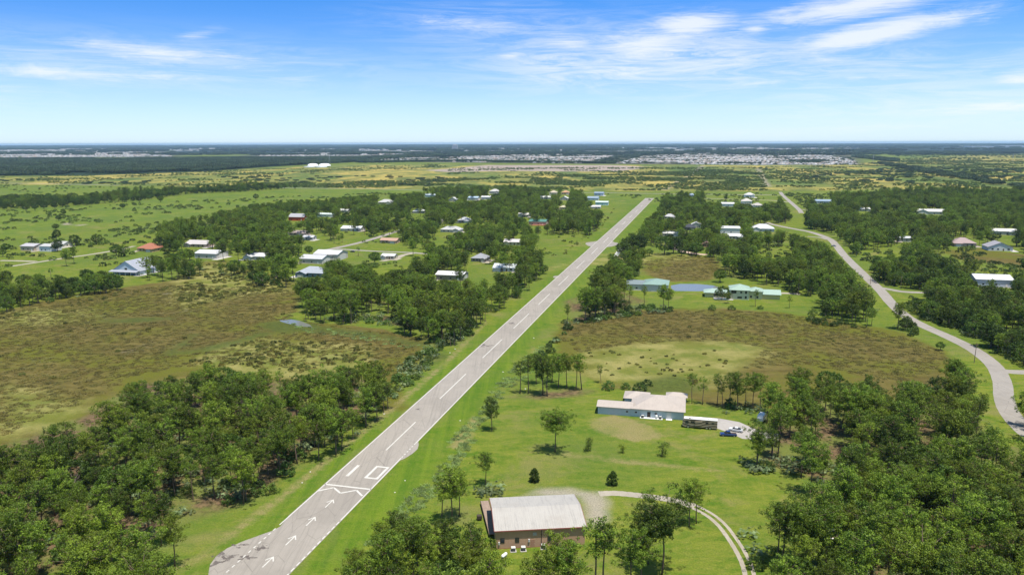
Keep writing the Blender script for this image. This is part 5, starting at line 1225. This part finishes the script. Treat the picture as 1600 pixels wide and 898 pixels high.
def manual():
    cnt = 0
    for (kd, px, py, hp, v, lab) in MANUAL:
        g_ = G(px, py); s_ = mpp(px, py); dep = math.atan2(H, np.hypot(*g_)); v = v % len(kd.var)
        sc = 1.0*RNG.uniform(.95, 1.1) if not hp else hp*s_/math.cos(dep)/kd.h[v]
        kd.put(v, g_[0], g_[1], sc, RNG.uniform(0, 6.28), lab); cnt += 1
manual()
OPEN = [
 [(345,900),(433,806),(480,765),(620,635),(690,562),(745,512),(800,478),(850,435),(905,385),(945,345),(962,325),(1005,303),(1035,303),(1030,322),(1000,350),(970,375),(940,405),(918,425),(905,462),(878,490),(860,530),(830,560),(800,590),(770,640),(730,690),(690,740),(625,790),(550,835),(480,898),(460,960),(330,960)],
 [(-500,480),(0,490),(60,476),(120,466),(200,452),(262,445),(300,445),(440,450),(470,462),(455,500),(545,512),(600,518),(655,530),(648,560),(612,592),(592,565),(560,558),(520,566),(470,583),(400,573),(330,568),(270,576),(210,586),(180,606),(130,628),(60,656),(0,683),(-500,760)],
 [(870,527),(905,502),(985,487),(1100,484),(1200,488),(1290,498),(1400,522),(1470,548),(1488,568),(1440,588),(1400,598),(1330,583),(1260,570),(1200,572),(1100,590),(960,600),(930,580),(900,545)],
 [(700,720),(770,620),(930,612),(1075,665),(1160,695),(1165,700),(1160,735),(1280,752),(1280,765),(1230,785),(1180,800),(1175,860),(1130,800),(1000,760),(750,760)],
 [(1195,345),(1300,365),(1325,392),(1352,421),(1380,446),(1445,453),(1445,458),(1410,461),(1410,478),(1430,492),(1480,512),(1520,532),(1560,560),(1610,575),(1610,588),(1580,592),(1600,690),(1578,672),(1550,640),(1541,610),(1525,580),(1500,560),(1470,545),(1430,518),(1405,508),(1385,480),(1368,455),(1340,428),(1310,395),(1290,376),(1200,352)],
 [(1216,300),(1226,300),(1262,328),(1252,345),(1240,335),(1225,315)],
 [(995,457),(1050,441),(1125,441),(1215,456),(1280,466),(1275,480),(1220,484),(1100,483),(1000,480)],
 [(1005,413),(1015,404),(1060,400),(1110,402),(1125,415),(1118,430),(1100,438),(1050,438),(1020,425)],
 [(500,388),(560,377),(600,366),(625,358),(625,362),(600,372),(570,381),(668,394),(668,399),(620,401),(640,408),(628,419),(598,418),(588,408),(540,408),(535,392)],
 [(484,367),(515,370),(518,385),(494,388),(484,378)],[(545,368),(572,368),(570,377),(545,378)],
 [(333,400),(380,401),(378,408),(334,408)],[(840,369),(915,366),(912,378),(880,384),(842,378)],[(850,392),(896,386),(885,402),(858,415)],
 [(12,398),(60,396),(210,378),(215,384),(205,392),(165,400),(110,418),(12,420)],[(0,405),(150,400),(200,385),(280,396),(240,398),(205,402),(160,412),(100,428),(0,424)],
 [(160,351),(240,350),(245,362),(200,372),(130,374),(0,380),(0,374)],
 [(1480,386),(1540,384),(1600,392),(1600,404),(1530,398),(1480,396)],[(1535,404),(1590,408),(1590,420),(1540,416)],
 [(555,495),(590,490),(618,492),(616,504),(570,506)],[(730,418),(768,420),(768,432),(735,432)],[(1100,310),(1215,311),(1215,317),(1100,315)],[(944,303),(1030,303),(1000,320),(950,322)],
 [(268,790),(330,780),(350,790),(300,830),(268,840),(255,838)],[(1225,662),(1240,662),(1240,680),(1225,680)],[(1285,655),(1300,655),(1305,690),(1290,690)],
 [(1445,655),(1458,655),(1450,690),(1440,690)],[(1430,780),(1460,785),(1455,800),(1430,795)],[(680,372),(700,372),(700,380),(680,380)],
 [(1180,392),(1230,385),(1240,392),(1200,400)],[(1335,395),(1400,385),(1410,392),(1345,402)],
]
OPEN += PASTURE[:1]+[PASTURE[1]]
OPEN += PROT
def blocked(x, y, h_, r_):
    b_ = np.zeros(x.shape, bool); D = np.hypot(x, y); s_ = D*1.02/FP
    for fz, fr in ((0, 0), (.35, .3), (.6, .8), (.8, .9), (1, .5)):
        px, py = PJ(x, y, h_*fz)
        for sx in (-1, 0, 1):
            qx = px+sx*fr*r_*FP/np.maximum(D, 1)
            for p in OPEN: b_ |= inpoly(qx, py, p)
    return b_
#  place words, canopy outline, spacing, (pine, oak, bush), irregularity
STANDS = [
 ('wood left of the runway start', [(-400,760),(-100,720),(0,690),(60,662),(130,635),(180,612),(215,592),(270,582),(330,574),(400,578),(470,588),(520,572),(560,562),(594,572),(612,600),(600,625),(565,650),(530,675),(490,692),(455,705),(440,722),(415,745),(372,757),(330,760),(290,790),(245,812),(215,830),(230,860),(262,900),(270,970),(200,1150),(-400,1150)], 7.0, (.84,.06,.10), -.1),
 ('pine stand beside the left marsh', [(455,475),(458,450),(490,432),(545,420),(600,402),(640,396),(680,400),(700,432),(735,430),(770,422),(812,412),(870,396),(885,400),(850,432),(800,470),(755,495),(735,510),(690,520),(640,505),(612,492),(600,480),(560,480),(555,508),(520,512),(480,500)], 7.2, (.8,.12,.08), 0),
 ('wood around the left houses', [(250,352),(300,338),(350,325),(400,314),(463,311),(575,302),(690,295),(800,294),(900,299),(935,322),(945,345),(930,362),(900,380),(850,405),(800,412),(760,422),(700,420),(640,402),(600,410),(545,422),(500,440),(455,430),(430,410),(400,410),(330,392),(290,395),(240,380)], 8.2, (.74,.2,.06), .2),
 ('tree belt across the far left pasture', [(-500,330),(-300,312),(0,304),(60,301),(130,306),(150,299),(220,296),(300,292),(400,288),(480,290),(400,298),(330,304),(280,312),(215,314),(160,311),(100,317),(0,320),(-300,340)], 10, (.1,.7,.2), .2),
 ('thicket behind the hedge at the far left', [(-400,440),(-100,425),(0,424),(60,428),(100,426),(150,414),(185,420),(185,440),(150,452),(90,466),(40,478),(0,486),(-400,540)], 6.5, (.2,.55,.25), 0),
 ('gardens of the far left houses', [(0,372),(100,370),(160,368),(230,352),(330,350),(420,372),(450,395),(430,425),(330,408),(290,400),(240,402),(205,400),(150,396),(60,392),(0,400)], 13, (.25,.6,.15), .25),
 ('thicket by the grey-gabled house', [(205,410),(215,398),(290,398),(330,406),(420,412),(455,430),(430,436),(380,428),(330,412),(300,420),(250,426),(215,420)], 9, (.2,.5,.3), .1),
 ('clump beside the pasture', [(130,362),(200,352),(290,346),(300,352),(230,360),(180,368),(135,374)], 10, (.05,.6,.35), .2),
 ('stand by the muted green hangar', [(872,530),(876,490),(892,465),(905,448),(918,432),(940,412),(1000,398),(1015,395),(1005,412),(985,430),(975,445),(1000,458),(1050,452),(1056,470),(1040,484),(1000,484),(960,494),(905,502),(885,515)], 7.4, (.72,.14,.14), 0),
 ('wood around the right houses', [(1112,442),(1128,420),(1120,395),(1080,385),(1050,375),(1000,372),(985,390),(960,385),(980,360),(1005,343),(1030,322),(1040,306),(1100,304),(1215,306),(1238,330),(1225,345),(1195,350),(1200,358),(1290,376),(1318,402),(1348,432),(1372,462),(1392,492),(1412,512),(1380,506),(1330,497),(1280,482),(1250,470),(1225,464),(1215,448),(1180,438),(1150,432)], 7.3, (.8,.15,.05), .0),
 ('wood beyond the winding road', [(1250,316),(1300,304),(1420,296),(1600,296),(2000,305),(2000,420),(1600,415),(1540,400),(1480,392),(1440,400),(1400,410),(1380,440),(1360,425),(1335,400),(1315,383),(1290,365),(1262,352),(1262,335)], 8.6, (.62,.34,.04), .12),
 ('right bank of the winding road', [(1335,400),(1400,405),(1450,398),(1500,415),(1600,425),(2000,430),(2000,580),(1610,572),(1560,558),(1510,528),(1450,500),(1420,482),(1400,462),(1440,458),(1435,448),(1385,446),(1360,425)], 7.0, (.32,.56,.12), 0),
 ('big wood at the bottom right', [(1172,690),(1172,650),(1200,615),(1255,590),(1330,590),(1400,608),(1440,600),(1475,575),(1508,572),(1530,605),(1545,650),(1575,690),(1625,720),(2000,850),(2000,1200),(1180,1200),(1190,920),(1240,885),(1210,830),(1195,805),(1240,790),(1290,775),(1290,745),(1230,735),(1185,722)], 5.7, (.84,.08,.08), -.2),
 ('bottom stand left of the brown hangar', [(562,860),(590,815),(650,815),(668,835),(700,835),(735,822),(775,850),(778,905),(800,1100),(520,1100),(530,905)], 6.4, (.9,.02,.08), 0),
 ('bank right of the road bend', [(1600,600),(1700,600),(2000,650),(2000,800),(1640,690),(1598,640)], 7, (.4,.4,.2), 0),
]
IND = {'pine_tree': [], 'oak_tree': [], 'bush': [], 'saw_palmetto': []}
for si, (words, poly, sp, mix_, irr) in enumerate(STANDS):
    zc = 8.0; pp = np.array(PXW(poly, zc)); lo = pp.min(0)-5; hi = pp.max(0)+5
    X, Y = np.meshgrid(np.arange(lo[0], hi[0], sp), np.arange(lo[1], hi[1], sp)); X = X.ravel()+RNG.uniform(-.42, .42, X.size)*sp; Y = Y.ravel()+RNG.uniform(-.42, .42, Y.size)*sp
    px, py = PJ(X, Y, zc); ok = inpoly(px, py, poly)
    X, Y = X[ok], Y[ok]; ns = vnoise(X, Y, 45, si); keep = (ns > irr+.16) | (RNG.random(X.size) < .25); X, Y = X[keep], Y[keep]
    ty = RNG.random(X.size); cl = vnoise(X, Y, 30, 50+si)*.5+ty*.6
    kind = np.where(ty < mix_[2], 2, np.where(cl < .28+mix_[1]*.55, 1, 0)); kind = np.where((kind == 1) & (mix_[1] < .06) & (ty > .25), 0, kind)
    sc = RNG.uniform(.68, 1.18, X.size)*(.92+.16*vnoise(X, Y, 60, 9)); h_ = np.where(kind == 0, 15, np.where(kind == 1, 9.5, 3))*sc; r_ = np.where(kind == 0, 3.2, np.where(kind == 1, 4.6, 2))
    bl = blocked(X, Y, h_, r_)
    cxm = np.median(X) if len(X) else 0
    qx = np.argsort(np.argsort(X/np.maximum(Y, 1)))/max(1, len(X)); qy = np.argsort(np.argsort(Y))/max(1, len(X))
    for i in np.where(~bl)[0]:
        nm = ('pine_tree', 'oak_tree', 'bush')[kind[i]]
        if nm == 'bush' and RNG.random() < .5 and si != 3: nm = 'saw_palmetto'
        IND[nm].append((X[i], Y[i], sc[i]*(1.0 if nm != 'bush' else 1.3), RNG.uniform(0, 6.28), si, qx[i], qy[i]))
# understorey along the edges: bushes and palmettos
EDGE = [([(455,742),(432,728),(480,690),(530,660),(570,640),(600,615),(622,588),(645,556),(662,536),(700,516),(740,512),(738,524),(690,546),(672,572),(650,597),(620,620),(580,645),(560,668),(520,692),(475,704),(462,736)], 4.0, .5, 'left verge thicket of the runway', 0),
        ([(1165,745),(1165,725),(1200,715),(1290,722),(1325,720),(1330,745),(1290,742),(1230,738)], 3.2, .8, 'hedge below the concrete drive', 0),
        ([(1110,650),(1130,632),(1180,632),(1200,640),(1180,655),(1140,648)], 4, .6, 'thicket behind the concrete drive', 0),
        ([(860,535),(880,512),(905,502),(880,530),(868,545),(830,580),(815,585)], 4.5, .3, 'thicket between runway and brown marsh', 0),
        ([(745,775),(752,762),(775,762),(782,772),(765,778)], 2.2, 1.0, 'flowering clump behind the brown hangar', 0),
        ([(1240,498),(1300,500),(1345,510),(1340,518),(1280,508)], 6, .2, 'edge of the brown marsh below the right wood', 0),
        ([(945,608),(1000,612),(1060,606),(1060,600),(1000,602),(950,600)], 6, .1, 'marsh edge behind the pale blue house', 1),
        ([(1400,480),(1420,490),(1500,520),(1560,552),(1570,566),(1620,575),(1620,555),(1560,530),(1480,490),(1430,470)], 5, .2, 'right bank of the winding road', 0),
        ([(1420,498),(1435,515),(1425,528),(1400,512)], 4.5, .3, 'roadside below the junction', 0),
        ([(330,770),(360,745),(405,745),(410,775),(360,790)], 3.4, .5, 'understorey of the left wood by the ditch', 0),
        ([(1165,830),(1240,880),(1215,900),(1165,900)], 5, .4, 'understorey at the glade bottom right', 0),
        ([(1290,760),(1340,745),(1420,900),(1250,960),(1240,900),(1280,860)], 4.6, .7, 'understorey of the bottom right wood', 1),
        ([(60,700),(300,660),(480,640),(560,600),(590,610),(420,740),(200,860),(0,900)], 6.0, .6, 'understorey of the wood left of the runway', 1),
        ([(500,500),(560,490),(740,500),(735,512),(700,522),(620,510),(560,505)], 4.5, .6, 'understorey of the left pine stand', 1),
        ([(880,505),(960,490),(1000,478),(1050,480),(1050,488),(960,498),(900,508)], 4.0, .5, 'understorey by the muted green hangar', 1)]
for ei, (poly, sp, pf, words, op) in enumerate(EDGE):
    pp = np.array(PXW(poly)); lo = pp.min(0); hi = pp.max(0); X, Y = np.meshgrid(np.arange(lo[0], hi[0], sp), np.arange(lo[1], hi[1], sp)); X = X.ravel()+RNG.uniform(-.45, .45, X.size)*sp; Y = Y.ravel()+RNG.uniform(-.45, .45, Y.size)*sp
    px, py = PJ(X, Y, 0); ok = inpoly(px, py, poly) & (RNG.random(X.size) < .85); 
    for x, y in zip(X[ok], Y[ok]):
        nm = 'saw_palmetto' if RNG.random() < pf else 'bush'; IND[nm].append((x, y, RNG.uniform(.7, 1.35), RNG.uniform(0, 6.28), 100+ei, (x-X[ok].min())/max(1, np.ptp(X[ok])), .5))
LIM = {'pine_tree': 300-sum(1 for m_ in MANUAL if m_[0] in (PINE, THIN, WIDEP)), 'oak_tree': 150, 'bush': 150, 'saw_palmetto': 150}
KK = {'pine_tree': [PINE, THIN, WIDEP], 'oak_tree': [OAK], 'bush': [BUSH], 'saw_palmetto': [PALMT]}
PLUR = {'pine_tree': 'pines', 'oak_tree': 'broadleaf trees', 'bush': 'bushes', 'saw_palmetto': 'palmettos'}
NOUN = {'pine_tree': 'slash pine', 'oak_tree': 'broadleaf tree', 'bush': 'leafy bush', 'saw_palmetto': 'pale fan-leaved palmetto'}
for nm, lst in IND.items():
    def shows(t):
        px, py = PJ(t[0], t[1], 6); return (-30 < px < 1630) and (0 < py < 960)
    vis = sorted([t for t in lst if shows(t)], key=lambda t: math.hypot(t[0], t[1])/t[2]); inv = [t for t in lst if not shows(t)]
    ind = vis[:LIM[nm]]; rest = vis[LIM[nm]:]+inv
    for (x, y, sc, rz, si, ax, ay) in ind:
        u_ = RNG.random(); ks = KK[nm]
        if nm == 'pine_tree': kd = ks[0] if u_ < .78 else (ks[1] if u_ < .93 else ks[2])
        else: kd = ks[0]
        v = int(RNG.integers(len(kd.var)))
        words = STANDS[si][0] if si < 100 else EDGE[si-100][3]
        size = 'small' if sc < .88 else ('tall' if sc > 1.06 else 'middle-sized')
        if nm in ('bush', 'saw_palmetto'): size = 'low' if sc < .95 else 'large'
        pos_ = ('nearest', 'front', 'middle', 'back', 'farthest')[min(4, int(ay*5))]+' '+('left-edge', 'left', 'centre', 'right', 'right-edge')[min(4, int(ax*5))]
        form = ''
        if nm == 'pine_tree': form = 'round-crowned ' if kd is ks[0] else ('slim ' if kd is ks[1] else 'flat-topped ')
        lab = '%s %s%s, %s of the %s' % (size, form, NOUN[nm].split()[-1] if nm == 'pine_tree' else NOUN[nm], pos_, words)
        if si >= 100: lab = '%s %s in the %s, %s part' % (size, NOUN[nm], words, ('left', 'middle', 'right')[min(2, int(ax*3))])
        if len(lab.split()) > 16: lab = lab.split(' ', 1)[1]
        kd.put(v, x, y, sc, rz, lab, lab.replace(NOUN[nm], PLUR[nm]).replace('pine,', 'pines,'))
    if rest:
        pts = []
        for (x, y, sc, rz, si, ax, ay) in rest:
            ki = 0 if nm != 'pine_tree' else int(RNG.choice(3, p=[.82, .12, .06])); pts.append((x, y, rz, sc, ki, RNG.integers(len(KK[nm][ki].var))))
        stuff({'pine_tree': 'pine_wood', 'oak_tree': 'broadleaf_wood', 'bush': 'undergrowth', 'saw_palmetto': 'palmetto_thicket'}[nm], KK[nm], pts,
              {'pine_tree': 'dense pine wood stretching away around the houses on both sides of the runway', 'oak_tree': 'darker broadleaf trees massed among the distant pines and gardens', 'bush': 'leafy undergrowth at the feet of the pines', 'saw_palmetto': 'pale palmetto thickets under the pines'}[nm], 'wood' if 'tree' in nm else 'undergrowth')
    print('COUNT', nm, len(lst), 'individual', len(ind))
# far woods
def field(poly, sp, dens=1.0, nz=None, thr=0, seed=0):
    pp = np.array(PXW(poly)); lo = pp.min(0); hi = pp.max(0)
    X, Y = np.meshgrid(np.arange(lo[0], hi[0], sp), np.arange(lo[1], hi[1], sp)); X = X.ravel()+RNG.uniform(-.45, .45, X.size)*sp; Y = Y.ravel()+RNG.uniform(-.45, .45, Y.size)*sp
    px, py = PJ(X, Y, 0); ok = inpoly(px, py, poly) & (RNG.random(X.size) < dens)
    if nz: ok &= vnoise(X, Y, nz, seed)*.7+vnoise(X, Y, nz*.3, seed+1)*.3 > thr
    return X[ok], Y[ok]
pts = []
for poly, sp, dens, nz, thr, s0 in [
    ([(-300,264),(0,275),(150,273),(330,267),(420,260),(520,255),(600,250),(640,247),(600,246),(400,247),(0,249),(-300,249)], 34, 1, 300, .26, 1.0),
    ([(560,254.5),(700,252.6),(960,256),(960,255),(700,251.6),(560,253)], 30, 1, None, 0, .8),
    ([(1375,254),(1378,257),(1433,268),(1496,280),(1550,288),(1620,296),(1620,291),(1550,283),(1490,273),(1433,263)], 26, .6, 80, .35, .75),
    ([(1335,246),(1400,254),(1400,250),(1340,244)], 30, 1, None, 0, 1),
    ([(560,247),(660,247),(800,243),(800,240),(640,243)], 60, 1, 300, .3, 1.2),
    ([(-100,243),(1600,243),(1600,238),(-100,238)], 110, .9, 500, .50, 1.4),
    ([(1180,306),(1400,300),(1600,296),(1600,262),(1400,262),(1180,280)], 30, .5, 200, .55, .35),
    ([(0,300),(400,288),(700,293),(700,275),(400,275),(0,282)], 34, .4, 200, .58, .3),
    ([(-100,238),(1600,238),(1600,231),(-100,231)], 190, .9, 1200, .50, 2.2),
    ([(-100,231.5),(1700,230),(1700,224.6),(800,226),(-100,228.5)], 300, .95, None, 0, 3.0),
    ([(570,255),(700,254),(960,256),(1340,258),(1330,246),(1200,240),(960,240),(640,243)], 34, .7, 200, .38, .4),
    ]:
    X, Y = field(poly, sp, dens, nz, thr, 3)
    for x, y in zip(X, Y): pts.append((x, y, RNG.uniform(0, 6.28), s0*RNG.uniform(.8, 1.15), 0, RNG.integers(3)))
print('MASS', len(pts))
stuff('distant_woodland', [MASS], pts, 'dark woodland bands between the yellow fields and the distant town', 'woodland')
pts = []
for poly, sp, dens, nz, thr, s0 in [
    ([(400,293),(700,295),(1000,298),(1200,298),(1190,270),(1100,266),(1000,272),(800,276),(620,282),(400,287)], 10, .85, 90, .42, 1.1),
    ([(0,287),(400,291),(430,275),(560,268),(700,262),(700,256),(420,264),(0,277)], 14, .8, 60, .58, 1.0),
    ([(1200,298),(1420,297),(1600,294),(1600,250),(1400,250),(1330,258),(1190,262)], 13, .8, 80, .54, 1.1),
    ([(700,262),(1200,262),(1200,274),(700,276)], 15, .8, 110, .55, 1.1),
    ([(1400,250),(1650,250),(1650,238),(1400,238)], 40, .8, 200, .5, 2.0),
    ([(0,330),(200,318),(640,300),(600,310),(400,315),(300,333),(100,350),(0,372)], 20, .06, None, 0, .7),
    ([(130,374),(200,352),(290,345),(300,350),(200,370)], 10, .5, None, 0, .9),
    ([(0,296),(60,303),(200,291),(400,291),(400,286),(200,289),(0,288)], 14, .5, 60, .5, .8),
    ([(-100,330),(640,300),(600,310),(300,335),(0,372),(-100,372)], 9, .4, 40, .56, .9),
    ([(944,303),(1216,303),(1216,320),(1040,318)], 9, .3, 30, .5, .9), ([(1226,303),(1330,303),(1330,330),(1260,330)], 8, .35, None, 0, 1.0),
    ([(0,372),(330,350),(460,380),(440,420),(200,425),(0,420)], 9, .3, 30, .5, .9),
    ([(1335,395),(1600,385),(1600,430),(1345,410)], 8, .45, 30, .4, 1.0), ([(1160,385),(1240,385),(1240,460),(1210,445)], 8, .4, None, 0, .8),
    ([(250,350),(900,300),(940,345),(900,400),(600,420),(250,400)], 8, .25, 30, .55, .6),
    ([(1290,420),(1600,420),(1600,560),(1450,500)], 7, .5, None, 0, .8)]:
    X, Y = field(poly, sp, dens, nz, thr, 7)
    for x, y in zip(X, Y):
        if poly[0][0] == 1290 and blocked(np.array([x]), np.array([y]), np.array([2.]), np.array([1.5]))[0]: continue
        pts.append((x, y, RNG.uniform(0, 6.28), s0*RNG.uniform(.6, 1.3), 0, RNG.integers(2)))
print('SCRUB', len(pts))
stuff('scrub', [SCRUBK], pts, 'low green scrub dotted over the fields', 'scrub')
pts = []
for poly, sp, dens, nz, thr, s0 in [
    (YELLOWG[1], 3.6, .75, 14, .42, .55), (YELLOWG[2], 4.0, .75, 14, .40, .62), ([(0,486),(120,466),(200,452),(262,445),(330,440),(330,450),(200,468),(100,482),(0,500)], 4.2, .5, 14, .45, .5),
    ([(905,552),(1000,545),(1130,560),(1160,570),(1100,600),(1000,605),(940,590)], 4, .4, 12, .55, .38),
    ([(870,532),(905,505),(985,490),(1290,500),(1440,530),(1490,575),(1400,600),(1200,580)], 9, .12, None, 0, .4),
    ([(420,560),(640,530),(640,560),(600,590),(560,570)], 6, .3, None, 0, .4), ([(860,400),(905,375),(945,345),(960,325),(950,345),(920,372),(880,400)], 5, .3, None, 0, .6),
    ([(0,500),(120,480),(300,470),(450,490),(300,540),(200,560),(0,640)], 8, .10, None, 0, .5)]:
    X, Y = field(poly, sp, dens, nz, thr, 7)
    for x, y in zip(X, Y): pts.append((x, y, RNG.uniform(0, 6.28), s0*RNG.uniform(.5, 1.3), 0, RNG.integers(2)))
stuff('marsh_scrub', [MSCR], pts, 'olive green scrub mounds in the marshes', 'scrub')
pts = []
for poly, sp, thr in ((OPEN[1], 2.1, .0), (OPEN[2], 2.1, .0), (OPEN[7], 2.6, .0)):
    X, Y = field(poly, sp, .5, 22, thr, 11)
    px_, py_ = PJ(X, Y, 0); skip = np.zeros(X.shape, bool)
    for p in GREENW+YELLOWG[:1]: skip |= inpoly(px_, py_, p)
    for x, y in zip(X[~skip], Y[~skip]): pts.append((x, y, RNG.uniform(0, 6.28), RNG.uniform(.6, 1.15), 0, RNG.integers(2)))
print('MG', len(pts))
stuff('marsh_grass', [GR1], pts, 'brown and ochre grass covering the marshes', 'grass')
pts = []
for poly, sp, d_ in (([(702,742),(722,716),(745,690),(735,684),(712,700),(690,725),(660,752),(628,790),(575,850),(600,850),(650,800),(690,760)], 1.5, .9), ([(698,690),(722,668),(745,650),(760,625),(778,600),(815,560),(850,540),(860,545),(830,585),(790,610),(765,650),(745,672),(720,694)], 1.7, .8), ([(440,500),(490,512),(560,520),(660,540),(640,545),(560,530),(480,520)], 2.2, .6)):
    X, Y = field(poly, sp, d_, 9, .3, 12)
    for x, y in zip(X, Y):
        if RNG.random() < .7: pts.append((x, y, RNG.uniform(0, 6.28), RNG.uniform(.4, 1.0), 0, RNG.integers(2)))
stuff('tall_grass', [GR2], pts, 'pale tall grass in the wet strip between the runway and the lawn', 'grass')

# ------------------------------------------------------------ haze
hzb = MB(); hzb.box(-52000, 52000, -52000, 52000, -1, 118)
mh = bpy.data.materials.new('haze_air'); mh.use_nodes = True; n_ = mh.node_tree.nodes; n_.clear(); pv = n_.new('ShaderNodeVolumePrincipled'); oo = n_.new('ShaderNodeOutputMaterial')
pv.inputs['Color'].default_value = (.50, .76, 1.0, 1); pv.inputs['Density'].default_value = 2.9e-5; pv.inputs['Anisotropy'].default_value = .1; mh.node_tree.links.new(pv.outputs[0], oo.inputs['Volume'])
ho = hzb.build('haze', mh); ho['kind'] = 'stuff'; ho['label'] = 'thin blue haze over the whole landscape'; ho['category'] = 'haze'
